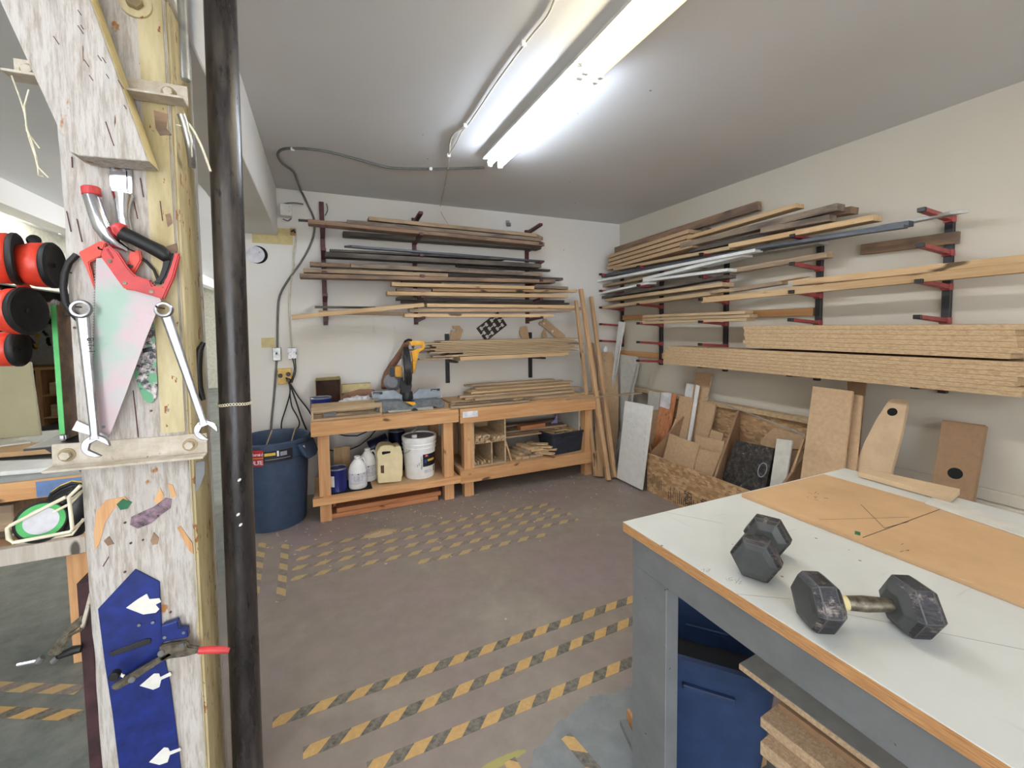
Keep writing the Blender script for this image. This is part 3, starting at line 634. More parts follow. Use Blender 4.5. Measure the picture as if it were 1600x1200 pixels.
lean([c3(300, 620), c3(425, 620), c3(420, 720), c3(300, 720)], 3.15, .1, .016, 'mdf', 'panel', 'wide mdf offcut half hidden behind the white leaning board', 'panel', GS, .02)
o = lean([c3(440, 512), c3(500, 515), c3(432, 895), c3(382, 870)], 2.86, .42, .036, 'redwood_z', 'plank', 'reddish wooden plank with torn clear wrap at its top, standing in the bin', 'plank', GS, .02)
q = [atp(a, b, V((2.86 - .004, 0, 0)), V((1, 0, -.42)).normalized()) for a, b in (c3(438, 515), c3(500, 517), c3(488, 618), c3(430, 600))]
w_ = MB().prism(q, V((1, 0, -.42)) * .002).build('plastic_wrap', 'plastic_bag', o, org=sum(q, V((0, 0, 0))) / 4); w_.location = sum(q, V((0, 0, 0))) / 4 - o.location
lean([c3(500, 520), c3(516, 524), c3(455, 905), c3(440, 900)], 2.88, .42, .036, 'redwood_z', 'plank', 'narrow reddish batten right beside the wrapped plank', 'plank', GS, .02)
lean([c3(548, 535), c3(630, 548), c3(590, 790), c3(512, 765)], 3.0, .33, .016, 'mdf', 'panel', 'upright mdf strip left of the white painted strips in the bin', 'panel', GS, .02)
lean([c3(590, 458), c3(648, 466), c3(632, 550), c3(578, 540)], 3.05, .36, .018, 'white_board', 'board', 'cream painted board end standing above the bin rail', 'board', GS, .02)
lean([c3(648, 468), c3(666, 474), c3(612, 805), c3(596, 800)], 2.98, .36, .018, 'white_board', 'board', 'slim white painted strip in front of the cream board', 'board', GS, .02)
lean([c3(648, 392), c3(746, 402), c3(668, 775), c3(590, 765)], 3.08, .32, .016, 'mdf', 'panel', 'tallest mdf strip in the bin, reaching above the lowest rack arms', 'panel', GS, .02)
lean([c3(708, 575), c3(770, 588), c3(724, 788), c3(664, 772)], 3.1, .28, .016, 'mdf', 'panel', 'short mdf strip right of the tallest one', 'panel', GS, .02)
lean([c3(740, 740), c3(815, 765), c3(800, 830), c3(722, 800)], 3.05, .25, .016, 'mdf', 'panel', 'low mdf offcut behind the two front mdf panels', 'panel', GS, .02)
lean([c3(487, 762), c3(664, 828), c3(630, 985), c3(447, 917)], 2.82, .38, .016, 'mdf', 'panel', 'square mdf panel in front at the left of the bin', 'panel', GS, .02)
lean([c3(640, 770), c3(822, 812), c3(800, 890), c3(640, 860)], 2.92, .38, .016, 'mdf', 'panel', 'mdf panel behind the square ones with its top edge showing', 'panel', GS, .02)
lean([c3(668, 858), c3(800, 886), c3(747, 1025), c3(634, 985)], 2.835, .38, .016, 'mdf', 'panel', 'square mdf panel in front, touching the dark divider', 'panel', GS, .02)
lean([c3(524, 672), c3(530, 678), c3(436, 912), c3(428, 908)], 2.82, .5, .02, 'pine_z', 'stick', 'thin pale stick leaning slantwise before the mdf panels', 'stick', GS, .02)
lean([c3(360, 830), c3(366, 832), c3(378, 890), c3(370, 888)], 2.84, .3, .02, 'pine_z', 'stick', 'short thin stick beside the reddish plank near the white board', 'stick', GS, .02)
o = lean([c3(890, 805), c3(1122, 852), c3(1062, 1120), c3(802, 1032)], 2.85, .36, .05, 'black_speckle', 'speckled_tray', 'black speckled plastic tray with a moulded grip, standing in the bin', 'tray', GS, .02)
n_ = V((1, 0, -.36)).normalized()
ring = [atp(*c3(1050 + 26 * math.cos(a) * (1.0 if abs(math.sin(a)) < .9 else 1) + 8 * math.sin(a) * -1, 985 + 42 * math.sin(a)), V((2.846, 0, 0)), n_) - o.location for a in [k * math.pi / 10 for k in range(21)]]
MB().tube(ring, .004, 6).build('grip', 'label_grey', o, org=(0, 0, 0)).location = (0, 0, 0)
lean([c3(1120, 728), c3(1312, 782), c3(1300, 860), c3(1110, 858), c3(1035, 828), c3(1040, 800)], 3.2, .18, .016, 'mdf', 'panel', 'mdf panel with clipped corners behind the black tray', 'panel', GS)
lean([c3(1120, 860), c3(1300, 870), c3(1290, 1000), c3(1110, 1000)], 3.16, .2, .016, 'mdf_dark', 'panel', 'darker panel low in the bin right of the black tray', 'panel', GS, .02)
lean([c3(1136, 795), c3(1230, 806), c3(1192, 1062), c3(1093, 1090)], 2.84, .34, .016, 'melamine', 'panel', 'narrow pale brown panel standing right of the black tray', 'panel', GS, .02)
lean([c3(1296, 788), c3(1304, 800), c3(1212, 1062), c3(1196, 1056)], 2.84, .34, .018, 'pine_z', 'stick', 'pale slanting stick right of the narrow pale brown panel', 'stick', GS, .02)
a_, b_ = at(*c3(708, 543), 'x', 3.30), at(*c3(1304, 772), 'x', 2.86)
tag(MB().tube([a_, b_], .006, 6).build('thin_rod', 'lightgrey_metal', org=a_), 'thin grey rod lying slantwise over the bin towards the tall panel', 'rod')
# white paper scrap on the bin items
GW = 'panels leaning on the right wall'
wb = lean([c3(219, 567), c3(384, 599), c3(319, 1106), c3(168, 1031)], 2.70, .075, .018, 'white_board', 'white_board', 'white scribbled board leaning upright at the corner end of the osb bin', 'board')
mb = MB()
for i in range(26):
    u = 205 + random.random() * 100; v = 620 + random.random() * 190; p = atp(*c3(u, v), V((2.6985, 0, 0)), V((1, 0, -.075)).normalized()); L = random.uniform(.006, .03)
    mb.obox(p, (0, L * random.uniform(.1, .5), L * random.uniform(-.6, .6)), (0, .0008, .0008), (.0004, 0, 0))
for i in range(6):
    u = 345 - i * 3; v = 720 + i * 40; p = atp(*c3(u, v), V((2.6985, 0, 0)), V((1, 0, -.075)).normalized()); mb.obox(p, (0, .002, .02), (0, .0008, 0), (.0004, 0, 0))
s_ = part(mb.build('pencil_marks', 'label_grey', wb, org=(0, 0, 0)), 'grey pencil scribbles'); s_.location = -wb.location
lean([c3(190, 285), c3(292, 300), c3(262, 560), c3(190, 570)], 3.2, .12, .016, 'melamine', 'panel', 'grey white panel standing in the dark corner behind the planks', 'panel', GW, .02)
lean([c3(180, 86), c3(211, 90), c3(165, 345), c3(150, 345)], 3.05, .16, .03, 'white_board', 'board', 'tall narrow white board leaning in the corner beside the holed panel', 'board', GW, .02)
lean([c3(290, 335), c3(304, 338), c3(250, 560), c3(236, 556)], 2.95, .22, .02, 'lightgrey_metal', 'board', 'slim grey strip leaning between the corner panel and the bin', 'board', GW, .02)
lean([c4(115, 400), c4(358, 430), c4(305, 890), c4(40, 960)], 2.72, .44, .018, 'mdf', 'panel', 'large light brown panel with chipped top, tallest of the leaning panels', 'panel', GW, .02)
lean([c4(325, 370), c4(435, 378), c4(398, 700), c4(330, 800)], 2.84, .44, .018, 'mdf_dark', 'panel', 'dark brown panel behind the tallest leaning panel', 'panel', GW, .02)
lean([c4(360, 448), c4(418, 458), c4(384, 820), c4(318, 880)], 2.78, .44, .016, 'mdf', 'panel', 'pale panel edge just right of the tallest leaning panel', 'panel', GW, .02)
lean([c4(570, 492), c4(590, 478), c4(682, 480), c4(684, 520), c4(650, 690), c4(583, 940), c4(540, 1100), c4(280, 1100), c4(365, 890), c4(430, 735), c4(500, 600)], 2.80, .46, .03, 'pale_ply', 'shaped_panel', 'tapering curved wooden panel with a hole near its top, leaning on the wall', 'panel', GW, holes=((1240 + .2583 * 597, 500 + .2583 * 556, .026),))
lean([c4(898, 603), c4(1160, 635), c4(1088, 1065), c4(834, 988)], 2.98, .42, .04, 'mdf_dark', 'panel', 'brown rectangular panel with a round hole near its foot, rightmost leaning panel', 'panel', GW, .02, holes=((1240 + .2583 * 977, 500 + .2583 * 928, .032),))

# ---------------------------------------------------------------- planks leaning in the corner by the right workbench
GC = 'planks leaning at the end of the right workbench'
def plank(bx, by, tx, ty, Yt, wd, th, mat, label, name='plank', yb=None):
    b = at(bx, by, 'z', 0.006) if yb is None else at(bx, by, 'y', yb); t = at(tx, ty, 'y', Yt)
    ax = (t - b).normalized(); u = (V((1, 0, 0)) - ax * ax.x).normalized(); n = ax.cross(u)
    b = b + ax * (th * .5)
    c = (b + t) / 2; L = (t - b).length
    R = Matrix((u, n, ax)).transposed()
    o = MB().box(-wd / 2, wd / 2, -th / 2, th / 2, -L / 2, L / 2).build(name, mat, bevel=.0015); o.location = c; o.rotation_euler = R.to_euler()
    return tag(o, label, 'board', GC)
plank(951, 753, 907.5, 452, 4.0, .045, .036, 'tan_z', 'tall pale plank whose top crosses the board ends of the back wall rack')
plank(960.5, 749, 923.5, 464, 4.22, .04, .036, 'tan_z', 'tall slim plank just right of the crossing one, standing free in the corner')
plank(938, 747, 924, 536, 4.20, .06, .03, 'tan_z', 'shorter plank with an angled top behind the tall slim plank')
plank(931, 746, 900, 470, 4.05, .035, .03, 'tan_z', 'greyish narrow plank touching the right workbench leg')
pp = [(934, 550), (957, 550), (963.5, 577), (967, 618), (966, 668), (962, 710), (958, 742), (940, 742)]
P = [atp(a, b, V((0, 3.80, 0)), V((0, 1, -.36)).normalized()) for a, b in pp]; c = sum(P, V((0, 0, 0))) / len(P)
o = tag(MB().prism(P, V((0, 1, -.36)).normalized() * .018).build('shaped_panel', 'mdf', org=c, bevel=.001), 'curved mdf panel with a small hole at the top, leaning behind the corner planks', 'panel')
h0 = atp(945, 564, V((0, 3.80 - .001, 0)), V((0, 1, -.36)).normalized())
MB().cyl(h0, h0 + V((0, .004, -.001)), .017, n=16).build('hole', 'label_grey', o, org=(0, 0, 0)).location = -c
tag(MB().prism([at(a, b, 'y', 4.1) for a, b in ((943, 547), (944.5, 543), (947, 541), (949, 544), (948, 549), (944, 550))], (0, .02, 0)).build('foam_scrap', 'white_plastic'), 'small white crumpled scrap on top of the curved mdf panel', 'scrap')

# ---------------------------------------------------------------- workbenches
YF, YBK = 3.67, 4.33
def bench(x0, x1, label, az, rail, topm='ply'):
    t = thing('workbench', label, 'workbench', (x0, YF, 0), 'wooden workbenches along the back wall')
    MB().box(x0, x1, YF, YBK, .815, .832).build('worktop', 'ply', t, bevel=.001)
    MB().box(x0 - .005, x1 + .003, YF - .038, YF - .0005, az, .826).build('front_apron', 'fir', t, bevel=.002)
    MB().box(x0, x1, YBK - .04, YBK, az, .814).build('back_apron', 'fir', t, bevel=.002)
    for x in (x0 + .04, x1 - .13):
        MB().box(x, x + .088, YF + .0005, YF + .088, 0, .813).build('leg', 'fir_z', t, bevel=.002)
        MB().box(x, x + .088, YBK - .13, YBK - .042, 0, .813).build('leg', 'fir_z', t, bevel=.002)
    MB().box(x0 - .01, x1 + .01, YF - .038, YF - .0005, rail[0], rail[1]).build('lower_rail', 'fir', t, bevel=.002)
    for x in (x0 + .001, x1 - .039): MB().box(x, x + .038, YF, YBK - .14, rail[0], rail[1] - .02).build('side_rail', 'fir_y', t, bevel=.002)
    MB().box(x0 + .0, x1 - .0, YF + .0, YBK - .14, rail[1] - .019, rail[1] - .001).build('shelf', 'ply', t, bevel=.001)
    return t
b1 = bench(-.09, 1.115, 'orange fir workbench on the left, carrying the yellow mitre saw', .712, (.15, .212))
b2 = bench(1.135, 2.625, 'orange fir workbench on the right, covered in thin strips', .695, (.14, .255))
part(MB().box(1.155, 1.30, YF - .040, YF - .0385, .745, .80).build('paper_label', 'label_white', b2), 'faded whitish label')
# stretcher panel on the right side of the left bench
MB().box(1.03, 1.045, YF + .12, YBK - .15, .23, .50).build('side_panel', 'mdf', b1)
# cubbies in the right bench
ct = thing('cubby_unit', 'pale plywood cubby box with divided slots inside the right workbench', 'cubby', (1.26, YF + .02, .256))
cx0, cx1, cz0, cz1, cy0, cy1 = 1.262, 1.60, .256, .680, YF + .01, YBK - .2
cm = at(768.5, 700, 'y', cy0).x; ch = at(770, 689, 'y', cy0).z
for nm, bx in (('side_panel', (cx0, cx0 + .016, cy0, cy1, cz0, cz1)), ('side_panel', (cx1 - .016, cx1, cy0, cy1, cz0, cz1)), ('top_panel', (cx0, cx1, cy0, cy1, cz1, cz1 + .012)),
               ('bottom_panel', (cx0 + .016, cx1 - .016, cy0, cy1, cz0, cz0 + .014)), ('middle_shelf', (cx0 + .016, cx1 - .016, cy0, cy1, ch - .012, ch)), ('divider', (cm - .007, cm + .007, cy0, cy1, cz0 + .014, ch - .012)),
               ('back_panel', (cx0, cx1, cy1, cy1 + .01, cz0, cz1))):
    MB().box(*bx).build(nm, 'strip', ct, bevel=.001)
def sticks(x0, x1, z0, rows, cols, w_, h_, label, g, out=0.0, jx=.0):
    for r in range(rows):
        for c_ in range(cols):
            x = x0 + (x1 - x0 - w_) * c_ / max(1, cols - 1); yy = cy0 - out + random.uniform(0, .05); z = z0 + r * (h_ + .002)
            o = MB().box(x, x + w_, yy, cy1 - .02, z, z + h_).build('batten', 'strip' if random.random() < .7 else 'pine', org=(x, yy, z), bevel=.0015)
            tag(o, label + ', %s%s from the left' % ('' if rows == 1 else ['bottom row, ', 'second row, ', 'third row, '][r], ['first', 'second', 'third', 'fourth', 'fifth', 'sixth', 'seventh'][c_]), 'batten', g)
sticks(cx0 + .02, cm - .03, ch + .003, 3, 6, .021, .020, 'pale batten in the upper left cubby', 'battens in the upper left cubby', .05)
sticks(cm - .0, cx1 - .02, ch + .003, 2, 7, .019, .020, 'pale batten in the upper right cubby', 'battens in the upper right cubby', .05)
sticks(cx0 + .02, cm - .012, cz0 + .017, 1, 5, .016, .026, 'pale batten in the lower left cubby', 'battens in the lower left cubby', .0)
sticks(cm + .012, cx1 - .06, cz0 + .017, 1, 3, .014, .02, 'pale batten in the lower right cubby', 'battens in the lower right cubby', -.12)
# shelf, its boards, end panel
MB().box(1.602, 2.49, YF + .16, YBK - .15, .452, .466).build('middle_shelf', 'strip', b2, bevel=.001)
part(MB().box(2.475, 2.491, YF + .092, YBK - .15, .257, .69).build('end_panel', 'melamine', b2), 'grey white end panel')
for x0, x1, y, z, m, lab in ((1.63, 2.35, .20, .467, 'brownboard', 'brown board lowest at the front of the middle shelf'), (1.66, 2.2, .33, .467, 'tan', 'tan board in the middle of the middle shelf'),
                             (1.65, 2.4, .21, .489, 'tan', 'thin tan board on the brown board of the middle shelf'), (1.62, 2.0, .34, .49, 'brownboard', 'short brown board at the back of the middle shelf'),
                             (1.70, 2.42, .36, .512, 'weathered', 'greyish board topmost at the back of the middle shelf')):
    o = MB().box(x0, x1, YF + y, YF + y + .1, z, z + .019).build('board', m, org=((x0 + x1) / 2, YF + y, z), bevel=.0015); tag(o, lab + ' in the right workbench', 'board', 'boards on the middle shelf of the right workbench')
o = MB().box(-.15, .15, -.04, .04, -.02, .02).build('block', 'redwood', bevel=.002); o.location = (1.98, YF + .22, .532); o.rotation_euler.z = .08; tag(o, 'orange red wooden block lying on the middle shelf of the right workbench', 'block')
tag(MB().prism([at(a, b, 'y', YF + .3) for a, b in ((861, 662), (867, 655), (871, 645), (871, 661), (866, 661))], (0, .002, 0)).build('plastic_tag', 'purple_tape'), 'lilac plastic scrap hanging from the underside of the right worktop', 'scrap')
o = MB().obox((1.635, YF + .05, .36), (-.03, 0, .10), (.008, 0, .0025), (0, .02, 0)).build('stick', 'pine_z', bevel=.001); tag(o, 'slanting pale stick propped beside the cubby box', 'stick')
for i, (x, z) in enumerate([(1.625, .275), (1.645, .275), (1.665, .277), (1.632, .297), (1.65, .299)]):
    tag(MB().box(x, x + .017, YF + .07, YF + .4, z - .017, z).build('batten', 'strip', org=(x, YF + .1, z), bevel=.001), 'short batten beside the cubby box, %s' % ['lowest left', 'lowest middle', 'lowest right', 'upper left', 'upper right'][i], 'batten', 'battens right of the cubby box')
# pile of wooden offcuts below the middle shelf
k = 0
for r in range(4):
    for c_ in range(5 - r):
        x = 1.74 + c_ * .085 + r * .045; yy = YF + .15 + random.uniform(-.02, .03); a = random.uniform(-.25, .25)
        o = MB().box(-.035, .035, -.10, .12, -.012, .012).build('offcut', random.choice(['strip', 'pine', 'tan']), bevel=.002)
        o.location = (x, yy, .268 + r * .026 + .001); o.rotation_euler = (0, 0, a); k += 1
        tag(o, 'wooden offcut in the pile left of the dark tote, %s layer, %s from the left' % (['bottom', 'second', 'third', 'top'][r], ['first', 'second', 'third', 'fourth', 'fifth'][c_]), 'offcut', 'offcut pile on the lower shelf')
for i, (x, y, z, a) in enumerate([(2.02, .06, .285, .6), (2.06, .09, .31, .9), (2.03, .12, .334, .7), (2.0, .16, .356, .8)]):
    o = MB().box(-.03, .03, -.13, .10, -.009, .009).build('offcut', 'pine', bevel=.004); o.location = (x, YF + y, z); o.rotation_euler = (-.06, 0, a)
    tag(o, ['rounded offcut lowest at the front edge against the dark tote', 'rounded offcut second from below against the dark tote', 'pale offcut third from below against the dark tote', 'pale offcut topmost in the slanted stack by the dark tote'][i], 'offcut', 'slanted offcuts by the tote')
# dark tote with offcuts
def tote(name, cx, cy, z0, lx, ly, hz, rz, mat, label, taper=.82, grp=None):
    t = thing(name, label, 'tote', (cx, cy, z0), grp); mb = MB(); n = 40; R = Matrix.Rotation(rz, 3, 'Z')
    def ring(k, z, grow=0):
        o = []
        for i in range(n):
            a = 6.28318 * i / n; c_, s_ = math.cos(a), math.sin(a); e = .28
            o.append(R @ V(((lx / 2 * k + grow) * math.copysign(abs(c_) ** e, c_), (ly / 2 * k + grow) * math.copysign(abs(s_) ** e, s_), z)))
        return o
    prof = [(taper, 0, 0), (1, hz * .9, 0), (1, hz * .9, .01), (1, hz * .96, .016), (1, hz, .016), (1, hz, -.004), (1, hz * .9, -.006), (taper, .012, -.006)]
    vs = []; fs = []
    for k, z, g in prof: vs += [V((cx, cy, z0)) + q for q in ring(k, z, g)]
    for i in range(len(prof) - 1):
        for j in range(n): fs.append((i * n + j, i * n + (j + 1) % n, (i + 1) * n + (j + 1) % n, (i + 1) * n + j))
    fs.append(list(range(n))); fs.append([(len(prof) - 1) * n + j for j in range(n)])
    mb.add(vs, fs).build('body', mat, t, smooth=.7)
    for s in (-1, 1):
        c_ = V((cx, cy, z0)) + R @ V((0, s * ly / 2 * .99, hz * .78)); MB().obox(c_, R @ V((lx * .2, 0, 0)), R @ V((0, .014, 0)), (0, 0, .008)).build('handle', mat, t, bevel=.003)
    return t
tt = tote('storage_tote', 2.30, YF + .165, .256, .44, .30, .22, .10, 'tote_dark', 'dark blue grey plastic tote full of wooden offcuts in the right workbench', .86)
for i in range(16):
    a = random.uniform(-1.2, 1.2); o = MB().box(-.05, .05, -.022, .022, -.008, .008).build('offcut', random.choice(['strip', 'pine']), bevel=.002)
    o.location = (2.30 + (i % 4 - 1.5) * .088, YF + .165 + ((i // 4) % 2 - .5) * .11, .43 + (i // 8) * .03 + (.02 if i % 4 in (1, 2) else 0)); o.rotation_euler = (random.uniform(-.25, .25), random.uniform(-.3, .3), a)
    tag(o, 'pale offcut in the dark tote, %s layer, %s row, %s from the left' % (['lower', 'upper'][i // 8], ['front', 'back'][(i // 4) % 2], ['first', 'second', 'third', 'fourth'][i % 4]), 'offcut', 'offcuts heaped in the dark tote')

# strips spread over the right worktop
GR = 'thin strips spread over the right workbench'
k = 0
for r in range(7):
    for l in range(1 + int(r * .95)):
        y = YF + .02 + r * .085 + random.uniform(-.012, .012); z = .8325 + l * .0225 + (.0 if l else 0)
        x0 = (1.02 if r < 2 else 1.12 if r < 4 else 1.25) + random.uniform(0, .25) + l * .02; x1 = 2.66 - random.uniform(0, .35); a = random.uniform(-.012, .03)
        if r == 0: x1 = 1.75 + random.uniform(0, .3); a = .0
        if r < 2: x0 = 1.05 + r * .03
        L = x1 - x0; o = MB().box(-L / 2, L / 2, -.036, .036, -.0095, .0095).build('strip', random.choice(['strip', 'strip', 'strip', 'tan', 'pine']), bevel=.0015)
        o.location = ((x0 + x1) / 2, min(y, 4.29), z + .0098); o.rotation_euler.z = a if r else 0; k += 1
        tag(o, 'thin strip on the right worktop, row %s from the front, %s from below' % (['one', 'two', 'three', 'four', 'five', 'six', 'seven'][r], ['lowest', 'second', 'third', 'fourth', 'fifth', 'sixth', 'seventh'][l]), 'strip', GR)
board(at(812, 631, 'y', 3.66), at(1003, 613.5, 'y', 3.58), (0, .05, 0), .012, 'tan', 'long thin strip sticking far out right past the corner planks', 'strip', 'strip', GR)
board(at(762, 634, 'y', 3.72), at(948, 609, 'y', 3.80), (0, .06, 0), .016, 'strip', 'long strip lying askew on top, reaching past the right end of the worktop', 'strip', 'strip', GR)
board(at(700, 650, 'y', 3.64), at(850, 627, 'y', 3.70), (0, .05, 0), .014, 'strip', 'strip running slantwise over the front edge of the right worktop', 'strip', 'strip', GR)
for i in range(7):
    x = 1.16 + i * .115; o = MB().box(-.06, .06, -.025, .025, -.004, .004).build('scrap', random.choice(['strip', 'brownboard', 'pine']), bevel=.001); o.location = (x, YF - .008 + .03, .8385 + .0); o.rotation_euler.z = random.uniform(-.5, .5)
    o.location.z = .8385 + .024
    tag(o, 'small wood scrap at the front edge of the right worktop, %s from the left' % ['first', 'second', 'third', 'fourth', 'fifth', 'sixth', 'seventh'][i], 'scrap', 'scraps at the front of the right worktop')

# orange boards under the left bench
GU = 'orange boards stacked under the left workbench'
for r in range(3):
    for c_ in range(3):
        x0 = .02 + random.uniform(0, .09) + r * .02; x1 = .98 - random.uniform(0, .08); y = YF + .10 + c_ * .15; z = r * .041
        if r == 2 and c_ == 0: continue
        o = MB().box(-(x1 - x0) / 2, (x1 - x0) / 2, -.068, .068, -.0195, .0195).build('board', 'redwood', bevel=.002); o.location = ((x0 + x1) / 2, y, z + .0205)
        tag(o, 'orange red board under the left workbench, %s row from the front, %s layer' % (['first', 'second', 'third'][c_], ['bottom', 'middle', 'top'][r]), 'board', GU)

# ---------------------------------------------------------------- things on the left bench's shelf
SZ = .212
def can(x, y, z, r, h, label, lab=True, mat='blue_tin', g='paint cans on the lower shelf', rot=0):
    t = thing('paint_can', label, 'paint can', (x, y, z), g)
    MB().lathe([(0.0001, 0), (r * .97, 0), (r, .004), (r * .985, .008), (r * .985, h - .012), (r, h - .009), (r, h - .003), (r * .96, h), (r * .9, h - .004), (r * .88, h - .012), (.0001, h - .012)], (x, y, z), 32).m(0).build('body', mat, t, smooth=.6)
    MB().lathe([(r * .985, h - .012), (r * 1.01, h - .006), (r * .96, h + .001), (r * .89, h - .003), (r * .89, h - .012)], (x, y, z), 32).build('rim', 'silver', t, smooth=.8)
    if lab: MB().prism([(x + r * 1.001 * math.sin(a), y - r * 1.001 * math.cos(a), z + h * .25) for a in (-.75, -.55, -.35)] + [(x + r * 1.001 * math.sin(a), y - r * 1.001 * math.cos(a), z + h * .72) for a in (-.35, -.55, -.75)], (0, -.0012, 0)).build('label', 'label_white', t)
    return t
p = at(530, 765, 'z', SZ); can(p.x - .01, YF + .10, SZ + .004, .078, .19, 'blue paint can with a small white label, leftmost on the lower shelf')
tag(MB().box(.03, .36, YF + .005, YF + .30, SZ - .0005, SZ + .003).build('mat', 'black_matte'), 'black mat under the blue can and the white jugs', 'mat')
def jug(x, y, z, r, h, label, rz):
    t = thing('white_jug', label, 'jug', (x, y, z), 'white jugs on the lower shelf')
    MB().lathe([(.0001, 0), (r * .9, 0), (r, .012), (r, h * .56), (r * .96, h * .62), (r * .8, h * .76), (r * .42, h * .90), (r * .30, h * .93), (r * .30, h * .97), (.0001, h * .97)], (x, y, z), 32, sx=1, sy=.85).build('body', 'white_plastic', t, smooth=.6)
    MB().lathe([(.0001, h * .96), (r * .34, h * .96), (r * .34, h * 1.02), (.0001, h * 1.02)], (x, y, z), 20).build('cap', 'white_plastic' , t, smooth=.6)
    c, s = math.cos(rz), math.sin(rz)
    MB().tube([(x + c * r * .34, y + s * r * .34, z + h * .90), (x + c * r * .75, y + s * r * .75, z + h * .92), (x + c * r * .98, y + s * r * .98, z + h * .80), (x + c * r * .92, y + s * r * .92, z + h * .62)], r * .13, 10).build('handle', 'white_plastic', t, smooth=1)
    lb = MB().lathe([(r * 1.006, h * .16), (r * 1.006, h * .52)], (x, y, z), 32, sx=1, sy=.85).build('label', 'label_grey', t); lb['label'] = 'pale printed label'
    M_ = MB()
    for i, (zz, w_) in enumerate([(.47, .7), (.40, .5), (.36, .55), (.32, .5), (.28, .45)]):
        M_.prism([(x + r * 1.012 * math.sin(a), y - .85 * r * 1.012 * math.cos(a), z + h * zz) for a in (-w_, 0, w_)] + [(x + r * 1.012 * math.sin(a), y - .85 * r * 1.012 * math.cos(a), z + h * (zz + (.03 if i == 0 else .008))) for a in (w_, 0, -w_)], (0, -.001, 0))
    part(M_.build('print', 'label_black', t), 'dark print on the label')
    return t
plain('label_pale', (214, 214, 220), .5)
j1_ = jug(at(559, 740, 'y', YF + .085).x, YF + .085, SZ + .0032, .075, .262, 'white round jug with a printed label, front one of two', .6)
j2_ = jug(at(574.5, 720, 'y', YF + .235).x, YF + .235, SZ + .0032, .075, .278, 'white round jug with a printed label, rear one of two', .2)
for j_ in (j1_, j2_):
    for ch in j_.children:
        if ch.name.startswith('label'): ch.data.materials[0] = M['label_pale']
# cream jug: flat-sided, with a hole in it for the handle and a dark opening
def s5(u, v, Y): return at(500 + .14166 * u, 660 + .14166 * v, 'y', Y)
yj = YF + .06
t = thing('cream_jug', 'square cream coloured jug with a moulded top handle between the white jugs and bucket', 'jug', tuple(at(609, 760, 'y', yj)))
out = [(640, 700), (650, 712), (890, 690), (905, 680), (902, 640), (912, 620), (915, 400), (905, 360), (890, 300), (850, 298), (835, 315), (820, 312), (800, 292), (700, 292), (665, 310), (640, 350), (628, 400), (640, 440), (636, 600), (642, 640)]
P = [s5(a, b, yj) for a, b in out]; zmin = min(q.z for q in P)
for q in P: q.z += SZ + .001 - zmin
t.location = (P[0].x, yj, SZ + .001)
MB().prism(P, (0, .15, 0)).build('body', 'cream_plastic', t, bevel=.016, seg=3, smooth=.9)
q = [s5(a, b, yj - .002) for a, b in ((688, 322), (778, 318), (775, 338), (740, 345), (690, 358), (682, 340))]
MB().prism(q, (0, .004, 0)).build('handle_gap', 'black_matte', t)
q = [s5(a, b, yj - .002) for a, b in ((668, 478), (706, 474), (708, 562), (672, 560))]
MB().prism(q, (0, .004, 0)).build('window', 'cardboard_dark', t, bevel=.001)
MB().lathe([(.0001, 0), (.028, 0), (.028, .028), (.0001, .028)], s5(868, 300, yj + .07) - V((0, 0, .006)), 20).build('cap', 'black_plastic', t)
# white bucket
bx_, by_ = at(656, 735, 'y', YF + .17).x, YF + .17
t = thing('bucket', 'white bucket with ribbed rim, black red and yellow label, right on the lower shelf', 'bucket', (bx_, by_, SZ))
r = .150; h = .375
MB().lathe([(.0001, .001), (r * .86, .001), (r * .88, .01), (r * .955, h * .66), (r * .955, h * .70), (r * 1.0, h * .705), (r * 1.0, h * .74), (r * .965, h * .75), (r * .97, h * .80), (r * 1.03, h * .805), (r * 1.03, h * .835), (r * .98, h * .845), (r * .98, h * .89), (r * 1.04, h * .895), (r * 1.04, h * .99), (r * 1.0, h), (r * .94, h), (r * .92, h * .965), (.0001, h * .965)], (bx_, by_, SZ), 48).build('body', 'white_plastic', t, smooth=.5)
MB().lathe([(.0001, h * .967), (r * .9, h * .967), (r * .9, h * .972), (.0001, h * .972)], (bx_, by_, SZ), 40).build('lid', 'label_grey', t)
MB().cyl((bx_ - .055, by_ - .06, SZ + h * .97), (bx_ - .055, by_ - .06, SZ + h * 1.05), .024, n=16).build('spout', 'white_plastic', t)
MB().tube([(bx_ - .09, by_ - .03, SZ + h + .03), (bx_ - .05, by_ - .02, SZ + h + .045), (bx_ - .01, by_ + .01, SZ + h + .065)], .008, 8).build('spout_lever', 'label_grey', t)
def wrap(a0, a1, z0, z1, mat, nm, rr=1.012, sag=0):
    n = 14; vs = []
    for i in range(n + 1):
        a = a0 + (a1 - a0) * i / n
        for zz in (z0, z1):
            rad = r * (.88 + .075 * (zz / .66) ) * rr if zz < .66 else r * .955 * rr
            vs.append((bx_ + rad * math.sin(a), by_ - rad * math.cos(a), SZ + h * zz))
    return MB().add(vs, [(2 * i, 2 * i + 1, 2 * i + 3, 2 * i + 2) for i in range(n)]).build(nm, mat, t)
wrap(.0, 1.15, .30, .60, 'label_black', 'label')
wrap(.12, .34, .535, .59, 'label_red', 'label_logo', 1.018); wrap(.32, .88, .42, .47, 'label_yellow', 'label_band', 1.018); wrap(.10, .26, .39, .47, 'blue_label', 'label_square', 1.018); wrap(.80, .95, .14, .27, 'label_green', 'label_seal', 1.016); wrap(.1, .7, .14, .22, 'label_pale', 'label_text', 1.014)
